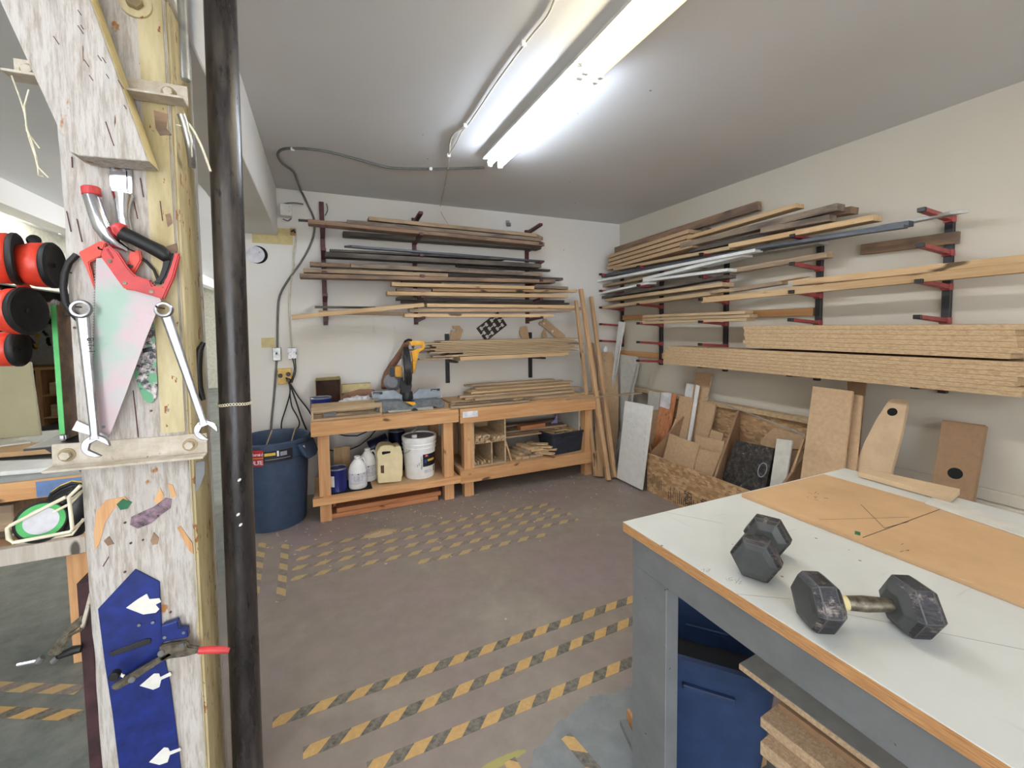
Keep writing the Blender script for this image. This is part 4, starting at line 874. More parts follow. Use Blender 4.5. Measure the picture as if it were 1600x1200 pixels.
lt = text('lettering', '3M', .018, 'label_white', t, (bx_ + .022, by_ - r * .965 * math.cos(.2) - .0045, SZ + h * .545), (math.cos(.2), math.sin(.2), 0), (0, 0, 1)); lt['label'] = 'white logo letters'
def up(s_, size, a, z0):
    rad = r * .945; p_ = V((bx_ + rad * math.sin(a), by_ - rad * math.cos(a), SZ + h * z0))
    l_ = text('lettering', s_, size, 'ink', t, p_ + V((math.sin(a), -math.cos(a), 0)) * .004, (0, 0, -1), (math.cos(a), math.sin(a), 0)); l_['label'] = 'black upright lettering'
up('COPOLYMER', .020, -.14, .56); up('WAX', .012, -.26, .42); up('7606', .012, -.36, .38)
hp = [(bx_ - r * 1.0 * math.cos(a) * .97, by_ - .02 - .16 * math.sin(a), SZ + h * .74 - .10 * math.sin(a)) for a in (0, .25, .5)]
MB().tube([(bx_ - r * .98, by_ - .03, SZ + h * .60), (bx_ - r * .86, by_ - .09, SZ + h * .66), (bx_ - r * .70, by_ - .115, SZ + h * .73)], .0022, 6).build('bail_handle', 'steel', t)
can(at(620, 700, 'y', YF + .42).x, YF + .42, SZ, .078, .19, 'dark navy can at the back, lower of two stacked cans left of the bucket', False, 'navy_tin', 'stacked navy cans at the back of the lower shelf')
can(at(620, 700, 'y', YF + .42).x, YF + .42, SZ + .191, .078, .19, 'dark navy can at the back, upper of two stacked cans left of the bucket', False, 'navy_tin', 'stacked navy cans at the back of the lower shelf')
can(at(588, 700, 'y', YF + .40).x, YF + .42, SZ, .075, .19, 'dark navy can hidden in the shade behind the white jugs', False, 'navy_tin', 'stacked navy cans at the back of the lower shelf')
o = MB().lathe([(.0001, -.09), (.075, -.09), (.075, .09), (.0001, .09)], (0, 0, 0), 28, ax=(1, 0, .35)).build('tipped_can', 'navy_tin', smooth=.6); o.location = (at(592, 690, 'y', YF + .38).x, YF + .38, SZ + .27); tag(o, 'dark navy can tipped over above the white jugs', 'can')
tag(MB().box(at(521, 700, 'y', YF + .35).x, at(547, 700, 'y', YF + .35).x, YF + .35, YF + .37, SZ, at(530, 699, 'y', YF + .35).z).build('short_board', 'pine_z', bevel=.002), 'upright pale wooden board behind the blue paint can', 'board')
tag(MB().tube([at(a, b, 'y', YF + .55) for a, b in ((520, 676), (540, 681), (558, 681), (572, 675), (580, 668))], .006, 8).m(0).tube([at(a, b, 'y', YF + .5) for a, b in ((588, 671), (578, 683), (562, 696), (545, 703), (520, 704), (508, 702))], .006, 8).build('power_cord', 'black_cable', smooth=1), 'black power cord sagging behind the left workbench', 'cord')

# ---------------------------------------------------------------- things on the left worktop
TZ = .832
def s2(u, v, Y): return at(480 + .0917 * u, 590 + .0917 * v, 'y', Y)
t = thing('open_wooden_box', 'low open fronted wooden box frame at the left end of the left worktop', 'box', (-.085, YF - .01, TZ))
L_, Rr, T0, T1 = -.088, .455, .925, .90
zt_ = s2(60, 520, YF - .01).z; z2 = s2(600, 590, YF - .01).z
MB().box(L_, Rr, YF - .01, YF + .008, zt_ - .04, zt_).build('top_rail', 'strip', t, bevel=.001)
MB().box(L_, L_ + .016, YF - .01, YF + .20, TZ, zt_ - .0405).build('side', 'strip', t, bevel=.001); MB().box(Rr - .016, Rr, YF - .01, YF + .20, TZ, zt_ - .0405).build('side', 'strip', t, bevel=.001)
MB().box(L_ + .017, Rr - .017, YF - .01, YF + .20, TZ, TZ + .014).build('bottom', 'strip', t, bevel=.001); MB().box(L_, Rr, YF + .185, YF + .20, TZ + .02, zt_).build('back_rail', 'strip', t, bevel=.001)
for i, (x, w_, h_, m) in enumerate([(.05, .05, .03, 'grey_paint'), (.16, .07, .018, 'tan'), (.29, .06, .014, 'weathered')]):
    tag(MB().box(x - w_, x + w_, YF + .04, YF + .09, TZ + .0145, TZ + .0145 + h_).build('tool' if i == 0 else 'offcut', m, bevel=.004, org=(x, YF + .06, TZ + .015)), ['dark grey metal tool lying inside the wooden box frame', 'tan wooden offcut lying in the middle of the wooden box frame', 'greyish thin offcut at the right inside the wooden box frame'][i], ['tool', 'offcut', 'offcut'][i])
x_ = s2(235, 400, YF + .32).x; can(x_, YF + .30, TZ, .088, .145, 'small blue paint can on the left worktop behind the wooden box frame', False, 'blue_tin', None)
t = thing('cardboard_box', 'cardboard box lying open towards the room at the back of the left worktop', 'box', (s2(130, 400, 4.10).x, 4.10, TZ))
a_, b_ = s2(135, 95, 4.08), s2(575, 95, 4.08)
X0, X1, Zt = a_.x, b_.x, a_.z + .02
for nm, bx in (('side', (X0, X0 + .005, 4.08, 4.3, TZ, Zt)), ('side', (X1 - .005, X1, 4.08, 4.3, TZ, Zt)), ('top', (X0, X1, 4.08, 4.3, Zt, Zt + .005)), ('bottom', (X0, X1, 4.08, 4.3, TZ, TZ + .005)), ('back', (X0, X1, 4.295, 4.3, TZ + .005, Zt))):
    MB().box(*bx).build(nm, 'cardboard_dark' if nm == 'back' else 'cardboard', t)  # back panel darker: the shade inside the box is put into its colour
MB().prism([(X0, 4.08, Zt), (X1, 4.08, Zt), (X1 - .01, 4.03, Zt + .035), (X0 + .01, 4.03, Zt + .03)], (0, .002, .004)).build('flap', 'cardboard_yellow', t)
t = thing('flattened_carton', 'yellowish carton lying against the wall right of the open cardboard box', 'carton', (s2(590, 200, 4.2).x, 4.2, TZ))
P = [s2(a, b, 4.22) for a, b in ((590, 275), (590, 125), (1085, 95), (1090, 180), (1000, 230))]
MB().prism([V((q.x, q.y, max(q.z, TZ))) for q in P], (0, .06, 0)).build('panel', 'cardboard_yellow', t, bevel=.002)
P = [s2(a, b, 4.12) for a, b in ((560, 400), (590, 300), (700, 260), (900, 205), (1150, 205), (1150, 320), (800, 420))]
MB().prism([V((q.x, q.y, max(q.z, TZ))) for q in P], (0, .04, 0)).build('brown_paper', 'paper_brown', t, bevel=.008)
def blob(cx, cy, cz, rx, ry, rz, mat, label, name, cat, amp=.18, fr=9, sub=4):
    bm = bmesh.new(); bmesh.ops.create_icosphere(bm, subdivisions=sub, radius=1); from mathutils import noise as N
    for v in bm.verts:
        n = 1 + amp * N.noise(v.co * fr * .25) + amp * .5 * N.noise(v.co * fr * .7); v.co = V((v.co.x * rx * n, v.co.y * ry * n, max(-.999 * rz, v.co.z * rz * n)))
    for f in bm.faces: f.smooth = True
    me = bpy.data.meshes.new(name); bm.to_mesh(me); bm.free(); me.materials.append(M[mat]); o = bpy.data.objects.new(name, me); COL.objects.link(o); o.location = (cx, cy, cz)
    return tag(o, label, cat)
q = s2(830, 380, 3.98); blob(q.x, 3.98, TZ + .062, .135, .07, .062, 'plastic_bag', 'crumpled clear plastic bag lying behind the wooden box frame', 'plastic_bag', 'bag', .5, 14)

# mitre saw
def s3(u, v, Y): return at(580 + .11667 * u, 520 + .11667 * v, 'y', Y)
YM = YF + .20
ms = thing('mitre_saw', 'yellow and black mitre saw with grey fences standing on the left worktop', 'power tool', (at(650, 650, 'y', YM).x, YM, TZ))
def mp(pts, Y, d, mat, nm, bev=.002, fix=None, seg=1):
    P = [s3(a, b, Y) for a, b in pts]
    for q in P: q.z = max(q.z, TZ)
    return MB().prism(P, (0, d, 0)).build(nm, mat, ms, bevel=bev, seg=seg)
plain('saw_grey', (150, 158, 166), .4, .3, var=.06); plain('saw_dark', (46, 46, 48), .45, .2); plain('saw_base', (112, 116, 118), .45, .3, var=.12)
mp([(5, 790), (310, 768), (430, 845), (420, 905), (20, 925)], YM + .03, .02, 'saw_grey', 'fence')
mp([(540, 850), (640, 750), (925, 738), (935, 880), (590, 925)], YM + .03, .02, 'saw_grey', 'fence')
tp = MB().prism([s3(a, b, YM + .009) for a, b in ((28, 800), (155, 795), (155, 828), (28, 832))], (0, .001, 0)).prism([s3(a, b, YM + .009) for a, b in ((805, 758), (925, 752), (925, 778), (805, 785))], (0, .001, 0))
for q in tp.v: q.y += .0195
part(tp.build('fence_badge', 'label_black', ms), 'black badge on each fence')
for u in (34, 811): text('lettering', 'DEWALT', .0125, 'label_white', ms, s3(u, 826 if u < 100 else 780, YM + .027), (1, 0, 0), (0, 0, 1))
mp([(50, 930), (420, 915), (540, 985), (590, 925), (930, 890), (985, 930), (980, 1050), (900, 1050), (840, 990), (620, 1075), (540, 1090), (240, 1085), (180, 1120), (90, 1130), (60, 1100), (80, 980)], YM - .12, .15, 'saw_base', 'base', .006)
mp([(215, 1040), (530, 1030), (530, 1085), (240, 1095)], YM - .135, .014, 'lightgrey_metal', 'scale_ring'); mp([(600, 1010), (830, 985), (835, 1030), (610, 1075)], YM - .135, .014, 'lightgrey_metal', 'scale_ring')
q = s3(590, 1048, YM - .15); MB().cyl(q, q + V((0, .05, 0)), .024, n=20).build('mitre_knob', 'black_plastic', ms)
mp([(445, 925), (560, 975), (600, 960), (590, 930), (520, 925)], YM - .15, .012, 'yellow_plastic', 'pointer', .002)
q = s3(480, 800, YM + .08); MB().lathe([(.0001, -.035), (.05, -.035), (.06, 0), (.05, .05), (.0001, .05)], s3(480, 860, YM + .06), 20, ax=(0, 0, 1)).build('pivot', 'saw_dark', ms, smooth=.6)
mp([(400, 770), (520, 760), (540, 830), (500, 905), (430, 900), (395, 820)], YM + .05, .06, 'saw_dark', 'pivot_arm', .004)
mp([(415, 600), (515, 590), (548, 700), (530, 810), (415, 810), (385, 720)], YM + .02, .05, 'saw_dark', 'linkage', .006, seg=2)
# blade guard: two nested thin discs, seen nearly edge-on
gc = s3(480, 440, YM + .02)
MB().lathe([(.0001, -.034), (.13, -.034), (.168, -.024), (.172, .024), (.13, .034), (.0001, .034)], gc, 40, ax=(1, -.14, .05)).build('blade_guard', 'saw_dark', ms, smooth=.6)
part(MB().lathe([(.0001, -.0365), (.118, -.0365), (.118, -.029), (.0001, -.029)], gc + V((-.006, 0, -.02)), 40, ax=(1, -.14, .05)).build('lower_guard', 'lightgrey_metal', ms, smooth=.6), 'clear grey lower guard')
MB().tube([s3(455, 300, YM - .1), s3(470, 420, YM - .115), s3(490, 560, YM - .11), s3(500, 690, YM - .08)], .022, 10).build('guard_spine', 'black_plastic', ms, smooth=1)
mp([(250, 470), (320, 462), (320, 590), (255, 590)], YM, .10, 'black_plastic', 'motor_cap', .008, seg=2); mp([(318, 455), (410, 445), (412, 590), (318, 592)], YM, .10, 'yellow_plastic', 'motor_housing', .01, seg=2)
mp([(520, 120), (600, 108), (715, 112), (718, 215), (640, 262), (618, 380), (560, 380), (540, 250), (612, 222), (680, 200), (682, 165), (560, 172), (522, 160)], YM - .03, .045, 'yellow_plastic', 'handle', .006, seg=2)
mp([(552, 380), (612, 380), (600, 470), (560, 560), (556, 480)], YM - .02, .04, 'yellow_plastic', 'upper_arm', .005)
mp([(545, 175), (585, 172), (570, 215), (548, 205)], YM - .032, .02, 'black_plastic', 'trigger', .002)
MB().tube([s3(540, 100, YM), s3(500, 92, YM + .02), s3(460, 110, YM + .05), s3(440, 140, YM + .08)], .011, 8).build('hose_clip', 'black_plastic', ms, smooth=1)
MB().tube([s3(478, 130, YM + .06), s3(440, 200, YM + .12), s3(370, 310, YM + .2), s3(290, 420, YM + .28), s3(220, 540, YM + .33), s3(190, 640, YM + .33), s3(200, 740, YM + .3)], .04, 14, rs=[.028, .03, .032, .033, .035, .038, .045]).build('dust_hose', 'paper_brown', ms, smooth=1)
part(MB().lathe([(.0001, -.04), (.05, -.04), (.085, 0), (.05, .04), (.0001, .04)], s3(290, 660, YM + .2), 24, ax=(.3, 1, 0)).build('dust_port', 'label_grey', ms, smooth=.8), 'dusty rounded cover')

# ---------------------------------------------------------------- blue bin left of the bench
bc = V((-.385, 3.87, 0)); t = thing('rubbish_bin', 'large round dark blue bin by the back wall left of the workbench', 'bin', tuple(bc))
rr, hh = .275, .70
MB().lathe([(.0001, .0), (rr * .80, .0), (rr * .83, .02), (rr * .955, hh * .80), (rr * .985, hh * .81), (rr * .99, hh * .955), (rr * 1.035, hh * .96), (rr * 1.04, hh * .985), (rr * 1.0, hh), (rr * .965, hh * .99), (rr * .94, hh * .95), (rr * .90, hh * .6), (rr * .78, .03), (.0001, .03)], bc, 56).build('body', 'tote_blue', t, smooth=.5)
for a in (1.15, -1.99):
    ca, sa = math.sin(a), -math.cos(a); p = bc + V((ca * rr * 1.02, sa * rr * 1.02, hh * .80)); tn = V((-sa, ca, 0)) * -1
    MB().prism([p - tn * .12 + V((0, 0, .10)), p + tn * .12 + V((0, 0, .10)), p + tn * .10 + V((ca * .045, sa * .045, .0)), p + tn * .06 + V((ca * .05, sa * .05, -.03)), p - tn * .06 + V((ca * .05, sa * .05, -.03)), p - tn * .10 + V((ca * .045, sa * .045, 0))], V((ca, sa, 0)) * -.03).build('handle', 'tote_blue', t, bevel=.006)
def band(a0, a1, z0, z1, mat, nm, rad=rr * .996 + .003, lab=None):
    n = 16; vs = []
    for i in range(n + 1):
        a = a0 + (a1 - a0) * i / n
        for zz in (z0, z1): vs.append(bc + V((rad * math.sin(a), -rad * math.cos(a), zz * hh)))
    o = MB().add(vs, [(2 * i, 2 * i + 1, 2 * i + 3, 2 * i + 2) for i in range(n)]).build(nm, mat, t)
    if lab: o['label'] = lab
    return o
band(-.17, .60, .80, .925, 'label_black', 'label', lab='black label band'); band(-.62, -.14, .77, .945, 'label_red', 'label_red_field', rr * .996 + .0045, 'red label field'); band(-.60, -.14, .855, .862, 'label_yellow', 'label_line', rr * .996 + .006); band(-.146, -.14, .855, .925, 'label_yellow', 'label_line', rr * .996 + .006)
band(-.11, .16, .875, .905, 'label_yellow', 'label_print', rr * .996 + .006, 'yellow print'); band(.19, .24, .86, .92, 'label_white', 'label_mark', rr * .996 + .006); band(.27, .44, .86, .905, 'label_grey', 'label_photo', rr * .996 + .006); band(-.10, .53, .83, .836, 'label_grey', 'label_print', rr * .996 + .006, 'fine grey print')
for s_, a0, zz, sz in (('Rubbermaid', -.50, .885, .030), ('BRUTE', -.50, .79, .044)):
    for i, chx in enumerate(s_):
        a = a0 + i * (.345 / len(s_)); l_ = text('lettering', chx, sz, 'label_white', t, bc + V((math.sin(a), -math.cos(a), 0)) * (rr + .006) + V((0, 0, zz * hh)), (math.cos(a), math.sin(a), 0), (0, 0, 1))
a = .86; p = bc + V((math.sin(a), -math.cos(a), 0)) * (rr * 1.02) + V((0, 0, hh * .87)); tn = V((math.cos(a), math.sin(a), 0)); nn = V((math.sin(a), -math.cos(a), 0))
MB().prism([p + nn * .02 - tn * .02 + V((0, 0, .03)), p + nn * .02 + tn * .015 + V((0, 0, .035)), p + nn * .025 + tn * .03 + V((0, 0, -.02)), p + nn * .025 - tn * .01 + V((0, 0, -.03))], nn * .001).build('sticker', 'label_white', t)
for i, (a, b) in enumerate([((-.50, 3.98, .45), (-.40, 4.03, .72)), ((-.32, 3.80, .4), (-.22, 3.98, .735))]):
    tag(MB().tube([a, b], .005, 6).build('thin_stick', 'pine_z', org=a), ['thin pale stick standing in the blue bin', 'second thin stick in the blue bin, leaning on its right rim'][i], 'stick', 'sticks in the blue bin')
tag(MB().lathe([(.0001, .34), (rr * .83, .34), (rr * .83, .33), (.0001, .33)], bc, 30).build('bin_rubbish', 'cardboard_dark'), 'dark rubbish filling the lower part of the blue bin', 'rubbish', kind='stuff')

# ---------------------------------------------------------------- wall electrics
def W(px, py, d=.0): return at(px, py, 'y', YB - d)
def cable(pts, r, mat, label, name='cable', d=.01, cat='cable', g=None, sm=3):
    P = [W(a, b, d) if not isinstance(a, V) else a for a, b in pts] if not isinstance(pts[0], V) else pts
    Q = []
    for i in range(len(P) - 1):
        p0, p1, p2, p3 = P[max(i - 1, 0)], P[i], P[i + 1], P[min(i + 2, len(P) - 1)]
        for k in range(sm):
            t_ = k / sm; Q.append(.5 * ((2 * p1) + (p2 - p0) * t_ + (2 * p0 - 5 * p1 + 4 * p2 - p3) * t_ ** 2 + (3 * p1 - p0 - 3 * p2 + p3) * t_ ** 3))
    Q.append(P[-1]); return tag(MB().tube(Q, r, 8).build(name, mat, smooth=1, org=P[0]), label, cat, g)
def C(px, py): return at(px, py, 'z', ZC - .008)
cable([C(757, 262), C(725, 263), C(680, 264), C(620, 263), C(590, 258), C(540, 244), C(500, 235), C(462, 232), C(440, 234), C(434, 243), C(442, 256), C(458, 268), C(464, 282), C(470, 298), V((W(474, 312).x, YB - .02, 2.79)), W(482, 322, .012), W(490, 340, .012), W(491, 362, .012), W(484, 385, .012), W(470, 410, .012), W(450, 438, .012), W(437, 462, .012), W(434, 490, .012), W(433, 545, .012)], .009, 'grey_cable', 'grey armoured cable looping over the ceiling from the light down the back wall', d=0)
cable([C(868, -5), C(855, 25), C(825, 62), C(775, 130), C(735, 190), C(722, 205), C(712, 225), C(702, 240)], .0045, 'white_cable', 'white cable stapled along the ceiling left of the ceiling lights')
cable([C(725, 200), C(712, 206), C(704, 218), C(702, 240), C(700, 265), C(693, 300), C(688, 322), V((W(690, 335).x, YB - .015, 2.74)), W(697, 345, .01), W(706, 362, .01), W(712, 385, .01)], .005, 'white_cable', 'thin cable dropping from the ceiling behind the middle rack upright')
for i, (a, b) in enumerate([(457, 232), (673, 263), (818, 66), (727, 195), (701, 242)]):
    q = C(a, b); tag(MB().box(q.x - .012, q.x + .012, q.y - .008, q.y + .008, ZC - .024, ZC).build('cable_clip', 'white_plastic', bevel=.003), 'small cable clip %s' % ['on the ceiling at the bend of the grey cable', 'on the ceiling halfway along the grey cable', 'highest on the white ceiling cable', 'where the two white ceiling cables part', 'where the thin cable crosses the grey cable'][i], 'clip', 'cable clips on the ceiling')
def jbox(name, px0, py0, px1, py1, d, mat, label, cat, g=None):
    a, b = W(px0, py0), W(px1, py1); t = thing(name, label, cat, ((a.x + b.x) / 2, YB, min(a.z, b.z)), g)
    MB().box(a.x, b.x, YB - d, YB, min(a.z, b.z), max(a.z, b.z)).build('box', mat, t, bevel=.004); return t, a, b
t, a, b = jbox('junction_box', 438, 321, 457, 341, .08, 'white_paint', 'white metal junction box high in the left corner of the back wall', 'electrical box')
for u in (.02, .06): MB().cyl((b.x - .02, YB - .083, b.z + u + .02), (b.x - .02, YB - .08, b.z + u + .02), .004, n=8).build('screw', 'steel', t)
cable([(439, 322), (445, 318), (460, 317), (474, 319)], .006, 'grey_cable', 'short dark cable from the junction box to the grey cable', d=.05)
cable([(455, 341), (450, 345), (442, 342)], .005, 'grey_cable', 'short wire curl under the junction box', d=.05)
cable([(510, 318), (512, 328), (508, 337)], .004, 'green_dark', 'short green wire beside the left rack upright', d=.02)
t, a, b = jbox('outlet_box', 453, 357, 463, 369, .02, 'cardboard', 'small tan block with a black wire on the wall below the junction box', 'electrical box')
MB().tube([W(455, 362, .03), W(459, 359, .04), W(461, 364, .03)], .008, 8).build('wire', 'black_cable', t)
cable([(461, 365), (462, 375), (459, 400), (458, 420), (453, 450), (452, 490), (456, 545)], .007, 'white_cable', 'cream cable running down the back wall to the socket', d=.012)
t, a, b = jbox('light_switch', 426, 543, 440, 563, .04, 'galv', 'metal light switch box on the back wall, left of the socket', 'switch')
cx_, cz_ = (a.x + b.x) / 2, (a.z + b.z) / 2
MB().box(cx_ - .012, cx_ + .012, YB - .043, YB - .04, cz_ - .03, cz_ + .03).build('plate', 'label_white', t); MB().box(cx_ - .005, cx_ + .005, YB - .058, YB - .043, cz_ - .002, cz_ + .016).build('toggle', 'black_plastic', t)
t, a, b = jbox('wall_socket', 450.5, 543, 463.5, 561, .04, 'galv', 'metal double socket with plugs, right of the light switch', 'socket')
cx_, cz_ = (a.x + b.x) / 2, (a.z + b.z) / 2
for dx in (-.022, .022):
    for dz in (-.03, .03): MB().box(cx_ + dx - .014, cx_ + dx + .014, YB - .044, YB - .04, cz_ + dz - .02, cz_ + dz + .02).build('outlet', 'label_white', t, bevel=.001)
t, a, b = jbox('outlet_strip', 434, 576, 456.5, 599, .045, 'yellow_box', 'yellow box with black plugs on the back wall below the socket', 'socket')
cx_, cz_ = (a.x + b.x) / 2, (a.z + b.z) / 2
for dx, dz in ((-.035, .01), (.03, .02), (.03, -.035)): MB().cyl((cx_ + dx, YB - .045, cz_ + dz), (cx_ + dx, YB - .08, cz_ + dz), .020, .014, 12).build('plug', 'black_plastic', t)
cable([(432, 563), (431, 580), (428, 620), (424, 660), (423, 690)], .009, 'grey_cable', 'grey conduit running down from the light switch behind the blue bin', 'conduit', .012, 'conduit')
cable([(457, 560), (460, 575), (457, 590), (452, 600)], .005, 'black_cable', 'black cord from the socket, the one nearer the yellow box', d=.05, name='power_cord')
cable([(461, 560), (462, 580), (456, 598)], .005, 'black_cable', 'black cord from the socket, the outer one', d=.06, name='power_cord')
cable([(447, 590), (452, 600), (453, 615), (446, 640), (440, 660), (441, 675), (450, 679), (462, 673), (468, 662), (464, 650), (456, 635), (453, 615)], .006, 'black_cable', 'black cord hanging in a long loop below the yellow box', d=.06, name='power_cord')
cable([(453, 600), (462, 625), (472, 655), (484, 682), (495, 700)], .007, 'black_cable', 'black cord hanging straight down to the bin and workbench', d=.07, name='power_cord')
cable([(454, 600), (466, 620), (480, 638), (486, 648)], .006, 'black_cable', 'black cord running to the worktop from the yellow box', d=.05, name='power_cord')
q = W(400, 398); t = thing('wall_cover', 'round blue white blanking cover over a hole in the back wall', 'cover', tuple(q))
MB().cyl(q + V((.014, -.001, 0)), q + V((.014, -.003, 0)), .078, n=32).build('hole', 'black_matte', t); MB().cyl(q + V((-.004, -.003, 0)), q + V((-.004, -.012, 0)), .072, n=32).build('disc', 'label_pale', t); MB().cyl(q + V((.03, -.012, .02)), q + V((.03, -.02, .02)), .008, n=8).build('screw', 'steel', t)
q = W(793, 349); t = thing('wall_hook', 'small dark metal fitting high on the back wall near the right upright', 'fitting', tuple(q))
MB().box(q.x - .02, q.x + .02, YB - .01, YB, q.z - .01, q.z + .03).build('plate', 'lightgrey_metal', t); MB().lathe([(.012, -.015), (.026, -.015), (.026, .015), (.012, .015), (.012, -.015)], q + V((0, -.03, -.02)), 20).build('ring', 'grey_paint', t, smooth=.6)
# cream filler patches on the back wall
for i, (a, b, c, d) in enumerate([(393, 353, 458, 383), (381, 565, 392, 640), (408, 528, 430, 543)]):
    pa_, pb_ = W(a, b), W(c, d); tag(MB().box(pa_.x, pb_.x, YB - .0015, YB - .0001, pb_.z, pa_.z).build('paint_patch', 'cardboard_yellow', bevel=.0004), ['large cream paint patch above the round wall cover', 'tall cream paint patch beside the white door trim', 'small cream paint patch above the light switch'][i], 'paint patch', 'cream paint patches on the back wall')

# ---------------------------------------------------------------- white topped table
TT = .90
tb = thing('work_table', 'large white topped table with worn wooden edge and grey painted frame in the foreground', 'table', (.905, 1.113, 0))
mb = MB().m(0).box(.905, 2.15, -1.33, 1.113, .8985, .90).m(1).box(.905, 2.15, -1.33, 1.113, .868, .8985)
# rounded corner by bevelling only slightly
top = mb.build('tabletop', ['laminate_white', 'wood_edge'], tb, bevel=.002)
MB().box(.935, .965, -1.30, 1.10, .757, .8675).build('side_apron', 'grey_paint', tb, bevel=.002)
MB().box(2.09, 2.12, -1.30, 1.10, .757, .8675).build('side_apron', 'grey_paint', tb, bevel=.002)
MB().box(.966, 2.089, 1.07, 1.10, .757, .8675).build('end_apron', 'grey_paint', tb, bevel=.002); MB().box(.966, 2.089, -1.30, -1.27, .757, .8675).build('end_apron', 'grey_paint', tb, bevel=.002)
for x, sx in ((.938, 1), (2.117, -1)):
    for y in (1.115, -1.145):
        MB().box(min(x, x + sx * .05), max(x, x + sx * .05), y - .165, y - .012, .012, .756).build('leg', 'grey_paint', tb, bevel=.002)
        MB().cyl((x + sx * .025, y - .09, 0), (x + sx * .025, y - .09, .012), .022, n=16).build('leg_foot', 'steel', tb)
MB().box(1.0, 2.065, -1.16, .66, .47, .485).build('lower_shelf', 'particle_y', tb, bevel=.001)
for y in (-1.14, .60): MB().box(1.0, 2.06, y, y + .04, .43, .469).build('shelf_rail', 'grey_paint', tb, bevel=.002)
# boards stored on the lower shelf
GT = 'particleboards on the shelf under the white table'
def flat(x0, y1, z0, z1, m, label, rz=0, lx=.7, ly=1.5):
    c = V((x0, y1, z0)); R = Matrix.Rotation(rz, 3, 'Z')
    o = MB().box(0, lx, -ly, 0, 0, z1 - z0).build('particleboard', m, bevel=.0015); o.location = c; o.rotation_euler.z = rz; return tag(o, label, 'board', GT)
flat(.965, .665, .486, .520, 'particle_y', 'thick lowest particleboard sticking out under the white table', .10, .9, 1.4)
flat(1.00, .690, .521, .548, 'particle_y', 'second particleboard with a pale scratched face under the white table', .09, .85, 1.4)
flat(1.06, .685, .549, .566, 'mdf_dark', 'yellow brown board lying in the middle of the stack under the white table', .08, .7, 1.4)
flat(1.14, .69, .567, .585, 'particle_y', 'short narrow board near the top of the stack under the white table', .07, .12, .40)
o = MB().m(0).box(0, .8, -1.6, 0, 0, .0155).build('melamine_board', ['particle_y'], bevel=.001); o.location = (1.03, .775, .600); o.rotation_euler.z = .06
tf = MB().box(.001, .799, -1.599, -.001, .0157, .0165).build('melamine_face', 'grey_table', o, org=(0, 0, 0)); tf.location = (0, 0, 0)
tag(o, 'grey faced board on top of the stack under the white table', 'board', GT)
for i, (x, y) in enumerate(((1.25, .5), (1.25, -.6))): tag(MB().box(x, x + .5, y, y + .09, .586 if i else .586, .599).build('spacer', 'fir', org=(x, y, .59), bevel=.001), ['wooden spacer under the grey faced board, near its far end', 'wooden spacer under the grey faced board, near its close end'][i], 'spacer')
# bin and floor clutter beneath the table
tote('recycling_bin', 1.245, 1.06, 0.0, .39, .32, .45, -.84, 'recycling_blue', 'blue rectangular recycling bin standing under the white table', .78)
tag(MB().obox((1.245, 1.06, .30), Matrix.Rotation(-.84, 3, 'Z') @ V((.155, 0, 0)), Matrix.Rotation(-.84, 3, 'Z') @ V((0, .125, 0)), (0, 0, .008)).build('rubbish', 'black_matte'), 'dark rubbish inside the blue recycling bin', 'rubbish', kind='stuff')
def stick2(a, b, w_, h_, m, label, nm='wood_strip', g='strips on the floor by the table leg'):
    a, b = V(a), V(b); x = (b - a).normalized(); y = V((0, 0, 1)).cross(x).normalized(); z = x.cross(y)
    return tag(MB().obox((a + b) / 2, x * ((b - a).length / 2), y * w_, z * h_).build(nm, m, org=(a + b) / 2, bevel=.001), label, 'strip', g)
p0, p1 = at(981, 1118, 'z', .03), at(1036, 1206, 'z', .03)
stick2(p0, p1, .006, .028, 'fir', 'thin orange wood strip standing on edge beside the grey table leg')
p0, p1 = at(974, 1128, 'z', .012), at(1012, 1210, 'z', .012)
stick2(p0, p1, .014, .011, 'grey_paint', 'grey metal strip on the floor beside the orange wood strip')
p0, p1 = at(1062, 1175, 'z', .02), at(1110, 1215, 'z', .02); stick2(p0, p1, .03, .018, 'tan', 'pale board end on the floor between table leg and blue bin')
p0, p1 = at(1142, 1200, 'z', .05), at(1190, 1170, 'z', .05); stick2(p0, p1, .02, .04, 'cardboard', 'brown cardboard piece standing right of the blue bin under the table', 'cardboard')

# plywood sheet and strips on the table
cs = [at(a, b, 'z', .913) for a, b in ((1157, 771), (1286, 742))]
x0s, x1s, ys = 1.44, 1.945, 1.085
ps = tag(MB().box(x0s, x1s, -.55, ys, .9005, .913).build('plywood_sheet', 'ply', org=(x0s, ys, .9005), bevel=.001), 'orange brown plywood sheet lying on the white table with a pencil line across', 'plywood')
ln = MB(); q0, q1 = at(1348, 840, 'z', .9133), at(1476, 793, 'z', .9133)
def mark(a, b, wd, z): 
    a, b = V((a[0], a[1], z)), V((b[0], b[1], z)); x = (b - a).normalized(); return ln.obox((a + b) / 2, x * ((b - a).length / 2), V((-x.y, x.x, 0)) * wd, (0, 0, .0001))
def mpx(l, wd=.0008, z=.9133):
    for i in range(len(l) - 1): a, b = at(*l[i], 'z', z), at(*l[i + 1], 'z', z); mark(a, b, wd, z)
mpx([(1348, 840), (1476, 793)], .0012); mpx([(1345, 788), (1382, 825)]); mpx([(1382, 825), (1420, 815)]); mpx([(1280, 812), (1420, 808)], .0005)
for (cx__, cy__) in ((1272, 776), (1410, 855)):
    for k in range(9 if cx__ < 1300 else 4):
        a = random.random() * 6.28; u, v = cx__ + random.uniform(-16, 16), cy__ + random.uniform(-6, 6); L = random.uniform(3, 8); mpx([(u, v), (u + L * math.cos(a), v + .5 * L * math.sin(a))], .0006)
